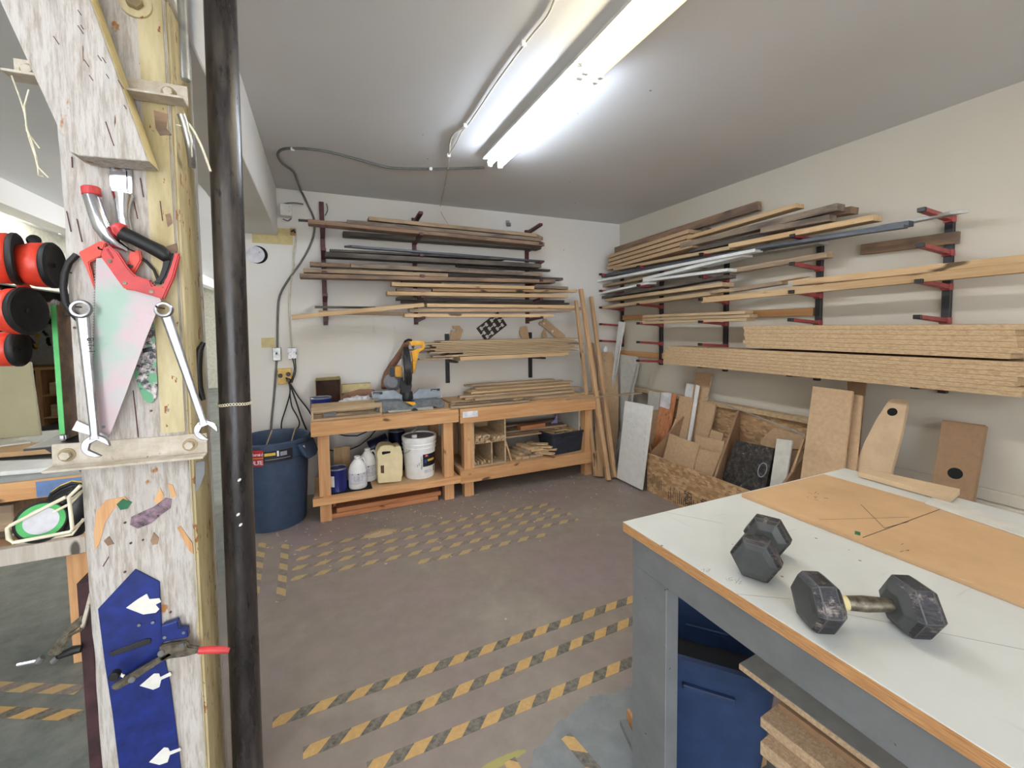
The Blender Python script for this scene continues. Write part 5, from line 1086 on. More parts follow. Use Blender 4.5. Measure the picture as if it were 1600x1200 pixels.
part(ln.build('pencil_marks', 'ink', ps, org=(0, 0, 0)), 'pencil lines and scribbles').location = -ps.location
q = at(1340, 833, 'z', .9134); g_ = MB().obox(q, (.012, .006, 0), (-.003, .006, 0), (0, 0, .0001)).build('paint_spot', 'green_dark', ps, org=(0, 0, 0)); g_.location = -ps.location
ln = MB()
for i in range(len([0])): pass
for l in ([(1095, 891), (1101, 889), (1098, 896)], [(1104, 888), (1110, 889), (1106, 894), (1103, 892), (1109, 890)],
          [(1134, 903), (1137, 908)], [(1144, 902), (1138, 904), (1140, 908), (1145, 906), (1139, 905)], [(1149, 905), (1151, 911)], [(1156, 903), (1149, 912)], [(1153, 908), (1159, 908), (1154, 912), (1160, 912)],
          [(1150, 928), (1235, 936)], [(1310, 957), (1600, 1015)], [(1325, 940), (1380, 952)], [(1040, 800), (1130, 818)], [(1490, 905), (1600, 930)]):
    mpx(l, .0005, .9002)
part(ln.build('pencil_marks', 'ink_soft', tb, org=(0, 0, 0)), 'faint pencil figures and lines').location = -tb.location
stripw = MB().prism([at(a, b, 'z', .925) for a, b in ((1341, 737), (1353, 732), (1500, 764), (1486, 776))], (0, 0, -.022)).build('wood_strip', 'pale_ply', bevel=.001); tag(stripw, 'short thin wooden strip lying at the back edge of the white table', 'strip')
P = [at(a, b, 'z', .9175) for a, b in ((1445, 786), (1458, 777), (1640, 832), (1640, 852))]
tag(MB().prism(P, (0, 0, -.004)).build('grey_strip', 'melamine', bevel=.0008), 'grey brown laminate strip lying on the far edge of the plywood sheet', 'strip')

# dumbbells
def dumbbell(c, ax, label, R=.062, T=.062, L=.30, roll=0.0, tapecol=False, g='black hex dumbbells on the white table'):
    ax = V(ax).normalized(); up = V((0, 0, 1)); sd = up.cross(ax).normalized(); c = V(c)
    t = thing('dumbbell', label, 'dumbbell', tuple(c), g)
    def ring(x, r): return [c + ax * x + (sd * math.cos(a) + up * math.sin(a)) * r for a in [math.radians(60 * k + 0 + roll) for k in range(6)]]
    for s in (-1, 1):
        a, b = s * (L / 2 - T), s * L / 2
        secs = [(a - s * .012, R * .52), (a, R * .86), (a + s * .010, R), (b - s * .012, R), (b, R * .86), (b + s * .003, R * .60)]
        vs = []; fs = []; mi = []
        for x, r in secs: vs += ring(x, r)
        mb = MB()
        n = len(secs)
        mb.m(0).add(vs, [list(range(6)), [(n - 1) * 6 + k for k in range(6)]])
        o0 = 0
        for i in range(n - 1):
            mid = (i == 2 or i == 1 or i == 3); mb.m(0 if not mid else 1)
            for k in range(6): mb.f.append([i * 6 + k, i * 6 + (k + 1) % 6, (i + 1) * 6 + (k + 1) % 6, (i + 1) * 6 + k]); mb.mi.append(mb.cur)
        h_ = mb.build('head', ['grey_rubber', 'scuffed_rubber'], t, bevel=.0015)
    x0, x1 = -(L / 2 - T), (L / 2 - T); prof = [(.0125, x0), (.0135, x0 * .7), (.016, 0), (.0135, x1 * .7), (.0125, x1)]
    MB().lathe(prof, c, 20, ax=ax).build('handle', 'old_steel', t, smooth=1)
    if tapecol: part(MB().lathe([(.0150, x0 + .004), (.0156, x0 + .03)], c, 20, ax=ax).build('handle_tape', 'cardboard_yellow', t, smooth=1), 'yellowed tape on the handle')
    return t
R6 = .0595
z6 = TT + R6 * math.cos(math.radians(30)) + .0005
hA = at(1277, 940, 'z', z6); hB = at(1424, 947, 'z', z6)
ax = (hB - hA); cc = (hA + hB) / 2
dumbbell((cc.x, cc.y, z6), (ax.x, ax.y, 0), 'black hex dumbbell lying across the white table, its bare handle in view', R6, .055, ax.length + .055, 0, True)
hA = at(1183, 868, 'z', z6); hB = at(1203, 828, 'z', z6); ax = hB - hA; ax.z = 0; ax = ax.normalized(); cc = hA + ax * .064
dumbbell((cc.x, cc.y, z6), tuple(ax), 'black hex dumbbell seen from its end, the farther of the two on the table', R6 * .98, .052, .205, 0)

# ---------------------------------------------------------------- the post
YP = 1.40
pt = thing('timber_post', 'thick timber post with peeling white paint at the left of the room', 'post', (-.455, 1.52, 0))
def rough_post():
    bm = bmesh.new(); nx, nz = 14, 110; x0, x1, y0, y1 = -.572, -.336, YP, YP + .24
    import mathutils.noise as N
    per = [(x0 + (x1 - x0) * i / nx, y0) for i in range(nx)] + [(x1, y0 + (y1 - y0) * i / 8) for i in range(8)] + [(x1 - (x1 - x0) * i / nx, y1) for i in range(nx)] + [(x0, y1 - (y1 - y0) * i / 8) for i in range(8)]
    cx, cy = (x0 + x1) / 2, (y0 + y1) / 2; rows = []
    for j in range(nz + 1):
        z = ZC * j / nz; row = []
        for i, (x, y) in enumerate(per):
            corner = min(abs(x - x0) + abs(y - y0), abs(x - x1) + abs(y - y0), abs(x - x1) + abs(y - y1), abs(x - x0) + abs(y - y1))
            n = N.noise(V((x * 8, y * 8, z * 2.2))) * .0035 + (N.noise(V((x * 30, y * 30, z * 9))) * .004 if corner < .02 else 0)
            d = V((cx - x, cy - y)).normalized() * (max(0, n) + (.004 if corner < .004 else 0)); row.append(bm.verts.new((x + d.x + .455, y + d.y - 1.52, z)))
        rows.append(row)
    m = len(per)
    for j in range(nz):
        for i in range(m): f = bm.faces.new((rows[j][i], rows[j][(i + 1) % m], rows[j + 1][(i + 1) % m], rows[j + 1][i])); f.smooth = True
    for e in bm.edges:
        if len(e.link_faces) == 2 and e.calc_face_angle(0) > .5: e.smooth = False
    me = bpy.data.meshes.new('timber'); bm.to_mesh(me); bm.free(); me.materials.append(M['peeling_white']); o = bpy.data.objects.new('timber', me); COL.objects.link(o); o.parent = pt; return o
rough_post()
part(MB().box(-.347, -.3335, YP - .003, YP + .19, .02, ZC - .01).build('corner_trim', 'peeling_cream', pt, bevel=.006, seg=2), 'cream painted corner strip')
part(MB().box(-.40, -.3475, YP - .0012, YP + .001, 1.28, ZC - .01).build('paint_band', 'peeling_cream', pt), 'cream band down the right of the upper front face')
def PP(px, py, y=YP - .002): return at(px, py, 'y', y)
# worn patches: bare brown gouges on the lower front
for pts_, m_ in (([(147, 830), (150, 800), (165, 782), (195, 776), (200, 782), (178, 795), (165, 815), (155, 850), (148, 860)], 'fir_z'), ([(240, 783), (250, 762), (256, 775), (250, 790)], 'fir_z'), ([(262, 756), (270, 758), (276, 775), (268, 778)], 'fir_z'),
                 ([(235, 845), (240, 832), (248, 840), (246, 850), (238, 852)], 'brownboard'), ([(162, 845), (170, 838), (178, 850), (168, 853)], 'brownboard'), ([(277, 825), (282, 822), (300, 848), (302, 866), (295, 860)], 'fir_z'), ([(240, 172), (262, 178), (260, 200), (268, 210), (250, 212), (243, 200)], 'brownboard'),
                 ([(258, 335), (266, 333), (270, 348), (262, 355)], 'brownboard'), ([(259, 385), (275, 380), (278, 392), (268, 398)], 'brownboard')):
    MB().prism([PP(a, b) for a, b in pts_], (0, .004, 0)).build('bare_patch', m_, pt)
part(MB().prism([PP(a, b, YP - .0025) for a, b in ((182, 788), (192, 779), (206, 785), (199, 795), (188, 797))], (0, .003, 0)).build('green_patch', 'green_dark', pt), 'small green paint patch')
plain('purple_stain', (128, 108, 118), .8, var=.25, sc=60)
part(MB().prism([PP(a, b, YP - .0022) for a, b in ((205, 808), (222, 800), (240, 792), (258, 778), (268, 780), (266, 794), (250, 806), (236, 818), (215, 826), (203, 820))], (0, .003, 0)).build('stain', 'purple_stain', pt), 'dark purple stain')
mb = MB()
for a, b, r_ in ((236, 642, .003), (195, 817, .003), (247, 806, .003), (204, 849, .003), (223, 844, .0025), (195, 894, .003), (266, 957, .003), (116, 512, .003), (110, 426, .002), (155, 612, .002)):
    q = PP(a, b, YP - .0025); mb.cyl(q, q + V((0, .003, 0)), r_, n=8)
for l in ([(180, 255), (179, 228)], [(172, 272), (175, 290)], [(208, 610), (213, 660), (216, 683)], [(250, 314), (254, 345)], [(209, 315), (215, 342)], [(219, 278), (224, 308)], [(104, 330), (111, 362)], [(120, 342), (128, 378)], [(112, 245), (113, 262)], [(161, 885), (170, 870)]):
    q0, q1 = PP(*l[0], YP - .0022), PP(*l[-1], YP - .0022); mb.tube([q0, q1], .0012, 5)
part(mb.build('cracks', 'rack_maroon', pt), 'dark cracks and nail holes')
# hex bolt and wooden washer high on the post
q = PP(213, 8, YP); MB().cyl(q, q - V((0, .008, 0)), .034, n=24).build('washer', 'peeling_cream', pt); MB().cyl(q - V((0, .008, 0)), q - V((0, .024, 0)), .019, n=6).build('bolt', 'brass', pt, bevel=.002)

# angle irons bolted across the post
def angle(px0, py0, px1, py1, hz, label, lip, x0=None, x1=None, bolts=()):
    a, b = PP(px0, py0, YP - .006), PP(px1, py1, YP - .006); t = thing('angle_iron', label, 'bracket', ((a.x + b.x) / 2, YP - .006, (a.z + b.z) / 2 - hz), 'angle irons bolted across the timber post')
    x = (b - a).normalized(); z = V((0, -1, 0)).cross(x); z = z if z.z > 0 else -z; L = (b - a).length; c = (a + b) / 2
    MB().obox(c - z * (hz / 2) + V((0, .003, 0)), x * (L / 2), V((0, .003, 0)), z * (hz / 2)).obox(c - z * hz + V((0, -lip / 2 + .0, 0)), x * (L / 2), V((0, lip / 2, 0)), z * .003).build('angle', 'painted_angle', t, bevel=.001)
    for s in bolts:
        q = a + x * (L * s) - z * (hz * .5); MB().cyl(q, q - V((0, .003, 0)), .017, n=20).build('washer', 'brass', t); MB().cyl(q - V((0, .003, 0)), q - V((0, .015, 0)), .011, n=6).build('bolt', 'painted_angle', t, bevel=.001)
    return t
angle(80, 695, 323, 677, .056, 'lower painted angle iron bolted across the post, carrying a wrench end', .045, bolts=(.09, .88))
angle(20, 90, 292, 135, .052, 'upper painted angle iron bolted across the post behind the diagonal timber', .05, bolts=(.08, .88))
# diagonal brace
bt_ = [(-28, -60), (108, 237), (123, 243), (232, 252), (120, -60)]
P = [at(a, b, 'y', YP - .085) for a, b in bt_]
c = sum(P, V((0, 0, 0))) / len(P)
br = thing('diagonal_brace', 'heavy diagonal timber brace with peeling white paint, running up left from the post', 'timber', tuple(c))
for q in P:
    if q.z > 2.5: pass
dL, dR = (P[0] - P[1]), (P[4] - P[3]); P[0] = P[1] + dL * ((ZC - .002 - P[1].z) / dL.z); P[4] = P[3] + dR * ((ZC - .002 - P[3].z) / dR.z)
MB().prism(P, (0, .07, 0)).build('timber', 'peeling_white', br, bevel=.002)
P2 = [P[3] + V((.0005, 0, 0)), P[4] + V((.0005, 0, 0)), P[4] + V((.006, .0, 0)), P[3] + V((.004, 0, 0))]
part(MB().prism([P[3] + V((.0006, .001, 0)), P[4] + V((.0006, .001, 0)), P[4] + V((.0016, .001, 0)), P[3] + V((.0016, .001, 0))], (0, .068, 0)).build('painted_edge', 'cardboard_yellow', br), 'clean yellow painted edge')
MB().tube([PP(178, 228, YP - .086), PP(170, 205, YP - .086), PP(165, 190, YP - .086)], .001, 5).build('crack', 'rack_maroon', br)
mb = MB()
for i in range(16):
    a = random.uniform(20, 200); b = random.uniform(0, 230)
    if 17 + b * .42 + 8 < a < 140 + b * .38: q = at(a, b, 'y', YP - .0855); mb.tube([q, q + V((.012, 0, -.022)) * random.uniform(.3, 1)], .001, 5)
part(mb.build('scratches', 'rack_maroon', br), 'dark scratches')

# conduit and black pipe
cable([PP(284, -8, YP - .012), PP(287, 60, YP - .012), PP(290, 125, YP - .02)], .011, 'galv', 'short galvanised conduit running down to the upper angle iron', 'conduit', cat='conduit')
cable([PP(283, 178, YP - .01), PP(290, 200, YP + .0), PP(297, 232, YP + .01), PP(300, 260, YP + .05)], .010, 'galv', 'bent conduit end below the upper angle iron', 'conduit', cat='conduit')
pp_ = thing('black_pipe', 'tall black standpipe beside the post with pale paint streaks', 'pipe', (-.25, 1.56, 0))
MB().cyl((-.268, 1.56, 0), (-.24, 1.56, ZC), .043, n=40).build('pipe', 'black_pipe', pp_, smooth=.6)
mb = MB()
for a, b in ((372, 804), (374, 750), (376, 820)):
    q = at(a, b, 'y', 1.516); mb.lathe([(.0001, -.001), (.004, 0), (.0001, .001)], q, 8, ax=(0, 1, 0), sx=1.6)
part(mb.build('paint_drip', 'white_paint', pp_), 'white paint drips')
# strap chain round the pipe
ch = thing('perforated_strap', 'pale perforated metal strap wrapped around the black pipe', 'strap', (-.25, 1.56, 1.31)); zc = at(355, 634, 'y', 1.51).z
cxp = -.268 + .028 * zc / ZC
for k in range(22):
    a = -1.9 + k * .18; q = V((cxp + .0455 * math.sin(a), 1.56 - .0455 * math.cos(a), zc + .002 * math.cos(a * 3)))
    n_ = V((math.sin(a), -math.cos(a), 0)); MB().lathe([(.0025, -.0006), (.0048, -.0006), (.0048, .0006), (.0025, .0006), (.0025, -.0006)], q, 12, ax=n_).build('strap_link', 'cream_wire', ch) if k % 1 == 0 else None
# black plier handles and cords behind, between post and pipe
tag(MB().tube([at(a, b, 'y', 1.50) for a, b in ((318, 535), (311, 548), (309, 575), (311, 605), (318, 625))], .009, 8, rs=[.006, .010, .011, .010, .006]).build('hand_tool', 'black_plastic', smooth=1), 'black handled tool showing between the post and the black pipe', 'tool')
cable([at(a, b, 'y', 1.40) for a, b in ((292, 190), (303, 205), (316, 232), (329, 268))], .003, 'cream_wire', 'stiff pale wire bending out over the black pipe', 'wire', cat='wire')
cable([at(a, b, 'y', 1.395) for a, b in ((275, 195), (290, 200), (298, 215), (300, 245))], .002, 'white_cable', 'thin white wire below the upper angle iron', 'wire', cat='wire')
t = thing('nylon_string', 'frayed pale string hanging from the upper angle iron left of the post', 'string', tuple(at(40, 150, 'y', 1.36)))
for l in ([(18, 118), (30, 150), (38, 175), (45, 215), (55, 245), (62, 275)], [(45, 140), (38, 165), (42, 205), (62, 232)], [(55, 245), (60, 262), (76, 278)], [(40, 195), (50, 222), (58, 250), (60, 274), (68, 276)]):
    MB().tube([at(a, b, 'y', 1.36 + .003 * i) for i, (a, b) in enumerate(l)], .0016, 6).build('strand', 'cream_wire', t)

# ---------------------------------------------------------------- tools hanging on the post
def pl_(pts, Y, d, mat, nm, parent, bev=.0008, seg=1, smooth=None):
    return MB().prism([at(a, b, 'y', Y) for a, b in pts], (0, d, 0)).build(nm, mat, parent, bevel=bev, seg=seg, smooth=smooth)
def q1(u, v): return (90 + .2 * u, 240 + .2 * v)      # pixel helper for the tool close-up
# chrome scraper with mottled blade
t = thing('scraper', 'chrome handled scraper with a paint mottled blade hanging high on the post', 'hand tool', tuple(PP(190, 262, YP - .01)))
Y1 = YP - .012
pl_([q1(400, 95), q1(550, 95), q1(575, 140), q1(580, 300), q1(575, 312), q1(440, 312), q1(405, 240)], Y1, .006, 'chrome', 'hanging_plate', t, .002, 2)
pl_([q1(425, 130), q1(540, 130), q1(545, 290), q1(450, 280)], Y1 - .002, .003, 'chrome', 'raised_panel', t, .0015, 2)
for u, v in ((435, 122), (520, 128), (468, 292), (540, 290)): q = at(*q1(u, v), 'y', Y1); MB().cyl(q, q - V((0, .0035, 0)), .0035, n=12).build('rivet', 'steel', t)
MB().tube([at(*q1(a, b), 'y', Y1 - .004) for a, b in ((508, 315), (508, 400), (510, 500), (530, 620))], .02, 16, rs=[.0225, .016, .014, .016]).build('handle', 'chrome', t, smooth=1)
pl_([(226, 478), (240, 490), (243, 540), (246, 600), (244, 622), (238, 630), (226, 628), (220, 615), (211, 590), (209, 575), (222, 520)], YP - .006, .004, 'mottled_paint', 'blade', t, .0008)
pl_([(222, 545), (237, 541), (238, 548), (223, 552)], YP - .0075, .002, 'black_plastic', 'blade_band', t)
# bow saw: chrome bent handle, red cap, orange bracket, black frame loop
t = thing('bow_saw', 'saw with a bent chrome handle, red cap, orange bracket and black looped frame', 'hand tool', tuple(PP(140, 300, YP - .03)))
Y2 = YP - .034
MB().tube([at(*q1(a, b), 'y', Y2 + o_) for a, b, o_ in ((262, 330, 0), (285, 400, -.004), (310, 480, -.006), (345, 570, -.006), (400, 650, -.002), (470, 710, .004), (550, 755, .01))], .02, 16, rs=[.0165, .0165, .0168, .0175, .017, .013, .009]).build('handle', 'chrome', t, smooth=1)
q0_ = at(*q1(258, 262), 'y', Y2 + .001); q1_ = at(*q1(268, 330), 'y', Y2); MB().cyl(q0_, q1_, .0185, .0185, 20).build('end_cap', 'red_faded', t, bevel=.002)
pl_([q1(160, 770), q1(330, 680), q1(375, 700), q1(340, 800), q1(245, 850), q1(300, 1060), q1(285, 1065), q1(215, 880)], YP - .028, .018, 'red_plastic', 'bracket', t, .003, 2)
pl_([q1(560, 760), q1(640, 750), q1(655, 830), q1(590, 945), q1(540, 880)], YP - .026, .014, 'red_plastic', 'clamp_block', t, .003, 2)
q = at(*q1(568, 880), 'y', YP - .028); MB().cyl(q, q - V((0, .003, 0)), .005, n=12).build('screw', 'black_plastic', t)
lp = [(120, 398), (108, 410), (101, 428), (99, 450), (102, 472), (112, 488), (124, 500)]
MB().tube([at(a, b, 'y', YP - .012) for a, b in lp], .0075, 10).build('frame', 'black_rubber', t, smooth=1)
MB().tube([at(a, b, 'y', YP - .010) for a, b in ((213, 398), (228, 408), (241, 422), (248, 440))], .0035, 8).build('frame_end', 'black_rubber', t, smooth=1)
# handsaw
t = thing('handsaw', 'handsaw with red and black handle and pink and mint stained blade, hanging on the post', 'saw', tuple(PP(200, 430, YP - .045)))
Y3 = YP - .048
pl_([(150, 404), (162, 402), (190, 440), (248, 462), (252, 470), (228, 530), (195, 620), (172, 680), (143, 674), (146, 560)], Y3 + .012, .0022, 'saw_blade', 'blade', t, .0004)
mb = MB(); N_ = 62
for k in range(N_):
    a = k / N_; b = (k + 1) / N_; p0 = at(150 - 7 * a, 412 + 262 * a, 'y', Y3 + .012); p1 = at(150 - 7 * b, 412 + 262 * b, 'y', Y3 + .012); pm = (p0 + p1) / 2 - V((.0035, 0, 0))
    mb.prism([p0, p1, pm], (0, .0016, 0))
mb.build('teeth', 'grey_paint', t)
pl_([q1(330, 800), q1(350, 740), q1(395, 715), q1(470, 770), q1(540, 880), q1(600, 950), q1(725, 990), q1(740, 1030), q1(815, 1040), q1(905, 790), q1(925, 765), q1(950, 790), q1(905, 960), q1(825, 1138), q1(700, 1100), q1(595, 1070), q1(520, 1060), q1(460, 980), q1(390, 880)], Y3 - .002, .018, 'red_faded', 'handle_frame', t, .003, 2)
pl_([q1(375, 745), q1(395, 738), q1(440, 815), q1(425, 822)], Y3 - .0028, .003, 'label_red', 'handle_slot', t)
MB().tube([at(*q1(a, b), 'y', Y3) for a, b in ((500, 620), (600, 665), (700, 715), (800, 765), (850, 800), (880, 800))], .016, 16, rs=[.0175, .0165, .016, .0175, .0165, .012]).build('grip', 'black_rubber', t, smooth=1)
pl_([q1(830, 780), q1(910, 775), q1(880, 880), q1(850, 960), q1(810, 1020), q1(735, 1015), q1(790, 960), q1(815, 880)], Y3 - .004, .02, 'black_rubber', 'grip_stem', t, .004, 2)
MB().tube([at(*q1(a, b), 'y', Y3) for a, b in ((432, 590), (470, 590), (512, 610))], .018, 14, rs=[.011, .0175, .018]).build('grip_cap', 'red_faded', t, smooth=1)
for u, v in ((408, 840), (525, 1010), (735, 1078)): q = at(*q1(u, v), 'y', Y3 - .002); MB().cyl(q, q - V((0, .002, 0)), .0045, n=14).build('screw', 'old_steel', t)
q = PP(162, 667, Y3 + .0118); MB().cyl(q, q - V((0, .001, 0)), .004, n=14).build('hole', 'grey_paint', t)
# combination wrenches
def wrench(rc, jc, label, Y, rr_=.021, twist=0):
    a, b = at(*rc, 'y', Y), at(*jc, 'y', Y - .006); t = thing('combination_wrench', label, 'wrench', tuple(a), 'steel combination wrenches on the post')
    ax = (b - a).normalized(); sd = V((0, -1, 0)).cross(ax).normalized(); L = (b - a).length
    rp = [(rr_ * .70, -.006), (rr_ * .92, -.0065), (rr_ * 1.04, -.003), (rr_ * 1.04, .003), (rr_ * .92, .0065), (rr_ * .70, .006), (rr_ * .70, -.006)]
    MB().lathe(rp, a + V((0, -.004, 0)), 28, ax=(0, -1, .1)).build('ring_end', 'steel', t, smooth=.8)
    # flared shank
    secs = [(rr_ * .9, .013, .004), (L * .25, .0115, .0038), (L * .6, .0095, .0036), (L - .030, .0088, .0036), (L - .018, .013, .005)]
    vs = []; 
    for s_, wd, th in secs:
        c = a + ax * s_ + V((0, -.001, 0)); vs += [c - sd * wd - V((0, th * .3, 0)), c - sd * wd * .6 - V((0, th, 0)), c + sd * wd * .6 - V((0, th, 0)), c + sd * wd - V((0, th * .3, 0)), c + sd * wd + V((0, th * .5, 0)), c - sd * wd + V((0, th * .5, 0))]
    fs = [list(range(6)), [24 + k for k in range(6)]] + [(i * 6 + k, i * 6 + (k + 1) % 6, (i + 1) * 6 + (k + 1) % 6, (i + 1) * 6 + k) for i in range(4) for k in range(6)]
    sh = MB().add(vs, fs).build('shank', 'steel', t, bevel=.0008)
    # open jaw: horseshoe outline
    out = []; R0, R1 = .028, .0165; rot = twist
    for k in range(15): th = math.radians(40 + 280 * k / 14) ; out.append((R0 * math.cos(th), R0 * math.sin(th) * .95))
    inn = [(R0 * .80 * math.cos(math.radians(-34)) + .006, -.0135), (-.006, -.0135), (-.012, 0), (-.006, .0135), (R0 * .80 + .002, .0135)]
    pts = out + inn; cs_, sn = math.cos(rot), math.sin(rot)
    P = [b + ax * (x * cs_ - y * sn) + sd * (x * sn + y * cs_) + V((0, -.0045, 0)) for x, y in pts]
    MB().prism(P, (0, .009, 0)).build('open_jaw', 'steel', t, bevel=.0015)
    return t, a, ax, sd, L
t, a, ax, sd, L = wrench((128, 483), (150, 697), 'combination wrench marked 1-1/8 hanging left, beside the saw blade', YP - .055, .021, .9)
text('lettering', '1-1/8', .018, 'ink', t, a + ax * (L * .32) + sd * .006 + V((0, -.0062, 0)), -ax, -sd if False else (sd * (-1 if (-ax).cross(-sd).y > 0 else 1)))
wrench((257, 484), (322, 672), 'combination wrench hanging slantwise right of the saw, over the black pipe', YP - .05, .0195, .5)
for i, (a, b) in enumerate([(127, 480), (257, 482), (172, 395), (215, 395)]):
    q = PP(a, b, YP + .001); tag(MB().tube([q, q - V((0, .06, 0)), q - V((0, .062, -.004))], .002, 6).build('nail', 'black_plastic', smooth=1), ['nail holding the left wrench', 'nail holding the right wrench', 'nail behind the chrome bow saw handle', 'nail behind the handsaw handle'][i], 'nail', 'nails in the timber post')
# putty blade tip behind saw tip, left
tag(MB().prism([at(a, b, 'y', YP - .008) for a, b in ((120, 657), (145, 668), (172, 676), (168, 684), (140, 680), (112, 672))], (0, .003, 0)).build('putty_knife', 'steel', bevel=.0005), 'flat steel blade tucked behind the saw tip above the lower angle iron', 'blade')
tag(MB().prism([at(a, b, 'y', YP - .006) for a, b in ((306, 722), (320, 720), (320, 740), (312, 762), (305, 770))], (0, .004, 0)).build('knife_blade', 'grey_paint', bevel=.0005), 'dark pointed blade hanging below the right end of the lower angle iron', 'blade')
# blue plate with slots and locking pliers
t = thing('blue_bracket_plate', 'tall blue painted steel plate with keyhole slots screwed low on the post', 'bracket', tuple(PP(230, 1100, YP - .004)))
def q4(u, v): return (130 + .2833 * u, 860 + .2833 * v)
Y4 = YP - .006
pl_([q4(285, 105), q4(420, 175), q4(430, 380), q4(440, 560), q4(480, 740), q4(520, 1050), q4(560, 1400), q4(220, 1400), q4(160, 900), q4(120, 640), q4(80, 325)], Y4, .005, 'blue_paint', 'plate', t, .001)
for pts_ in ([(235, 318), (300, 270), (350, 240), (365, 270), (420, 265), (430, 285), (400, 300), (420, 325), (400, 345), (330, 355)], [(310, 748), (390, 680), (418, 680), (425, 700), (480, 672), (488, 690), (430, 715), (420, 755), (385, 770)], [(362, 1170), (445, 1088), (468, 1090), (478, 1110), (535, 1090), (540, 1105), (478, 1130), (465, 1170), (420, 1185)]):
    part(pl_([q4(a, b) for a, b in pts_], Y4 - .0012, .002, 'white_paint', 'slot', t), 'bare slot with chipped edges')
pl_([q4(430, 420), q4(520, 390), q4(528, 435), q4(575, 435), q4(580, 480), q4(430, 510)], Y4 - .02, .020, 'blue_paint', 'tab', t, .002)
pl_([q4(145, 565), q4(345, 490), q4(375, 490), q4(370, 515), q4(150, 590)], Y4 - .004, .004, 'rack_black', 'ridge', t, .001)
for u, v in ((450, 478), (555, 452), (310, 410), (385, 395)): q = at(*q4(u, v), 'y', Y4 - (.02 if u > 400 else .001)); MB().cyl(q, q - V((0, .003, 0)), .004, n=12).build('rivet', 'steel', t)
t = thing('locking_pliers', 'worn steel locking pliers with one red handle clamped on the blue plate', 'pliers', tuple(at(*q4(400, 600), 'y', Y4 - .03)))
Y5 = Y4 - .034
pl_([q4(148, 765), q4(160, 745), q4(250, 690), q4(370, 620), q4(470, 560), q4(500, 575), q4(420, 625), q4(300, 705), q4(240, 745), q4(180, 778)], Y5, .012, 'old_steel', 'lower_jaw', t, .003, 2)
pl_([q4(410, 600), q4(420, 530), q4(480, 515), q4(575, 505), q4(580, 530), q4(640, 540), q4(640, 568), q4(560, 590), q4(480, 600), q4(430, 615)], Y5, .014, 'old_steel', 'body', t, .003, 2)
MB().tube([at(*q4(a, b), 'y', Y5 + .006) for a, b in ((635, 552), (700, 548), (760, 548), (805, 552))], .01, 12, rs=[.0085, .0098, .0098, .007]).build('red_grip', 'red_faded', t, smooth=1)
for u, v, r_ in ((430, 565, .008), (270, 710, .008), (545, 522, .006)): q = at(*q4(u, v), 'y', Y5); MB().cyl(q, q - V((0, .004, 0)), r_, n=14).build('pivot', 'steel', t, bevel=.001)
q = at(*q4(185, 672), 'y', Y5 + .004); MB().cyl(q, q - V((0, .02, 0)), .011, n=16).build('adjusting_knob', 'black_rubber', t, bevel=.002)
MB().tube([q, at(*q4(225, 695), 'y', Y5)], .004, 8).build('adjusting_screw', 'steel', t)
# maroon board and toggle clamp on the left flank of the post
tag(MB().box(-.605, -.578, YP + .03, YP + .2, 0, .90).build('side_board', 'maroon_board', bevel=.002), 'dark maroon board standing along the left side of the post', 'board')
t = thing('toggle_clamp', 'grey steel toggle clamp with a long threaded spindle, left of the post near the floor', 'clamp', tuple(at(130, 960, 'y', YP + .05)))
def q6(u, v): return (.2832 * u, 740 + .2832 * v)
YC = YP + .02
pl_([q6(490, 660), q6(500, 700), q6(460, 860), q6(440, 850), q6(470, 740)], YC, .02, 'painted_angle', 'mounting_plate', t, .001)
pl_([q6(455, 780), q6(462, 830), q6(375, 900), q6(320, 1010), q6(250, 1005), q6(330, 900), q6(370, 850)], YC, .012, 'old_steel', 'arm', t, .003, 2)
pl_([q6(460, 855), q6(455, 870), q6(390, 900), q6(330, 1000), q6(300, 1010), q6(360, 900)], YC - .02, .01, 'old_steel', 'second_arm', t, .003, 2)
MB().cyl(at(*q6(95, 1055), 'y', YC - .004), at(*q6(240, 1025), 'y', YC - .004), .0045, n=10).build('spindle', 'chrome', t)
MB().tube([at(*q6(a, b), 'y', YC - .004) for a, b in ((330, 1005), (400, 975), (450, 965))], .01, 10, rs=[.008, .011, .009]).build('grip', 'black_rubber', t, smooth=1)
for u in (222, 305): MB().cyl(at(*q6(u - 14, 1040), 'y', YC - .006), at(*q6(u + 14, 1012), 'y', YC - .006), .008, n=6).build('nut', 'steel', t, bevel=.001)

# wire rack holding a tape roll
t = thing('wire_rack', 'white wire rack sticking out from the left side of the post', 'rack', tuple(at(110, 790, 'y', YP)))
YW = YP - .04
MB().tube([at(*q6(a, b), 'y', YW) for a, b in ((365, 128), (60, 285), (40, 300), (45, 360), (75, 380), (385, 322), (400, 305), (380, 128), (445, 65))], .0042, 8).build('front_wire', 'cream_wire', t, smooth=1)
MB().tube([at(*q6(a, b), 'y', YW + .05) for a, b in ((445, 105), (390, 165), (120, 300), (60, 350), (75, 388), (400, 335), (460, 250))], .0035, 8).build('rear_wire', 'cream_wire', t, smooth=1)
for a, b in (((40, 300), (60, 350)), ((75, 380), (75, 388)), ((385, 150), (455, 95)), ((392, 320), (462, 255))): MB().tube([at(*q6(*a), 'y', YW), at(*q6(*b), 'y', YW + .05)], .0035, 8).build('cross_wire', 'cream_wire', t, smooth=1)
qc = at(*q6(228, 262), 'y', YW + .035); axr = V((.35, -.80, .38)).normalized()
t = thing('tape_roll', 'black tape roll with a green and white label lying in the wire rack', 'tape roll', tuple(qc))
MB().lathe([(.0001, -.045), (.046, -.045), (.048, -.04), (.048, -.004), (.045, 0), (.0001, 0)], qc, 40, ax=axr).build('roll', 'black_rubber', t, smooth=.6)
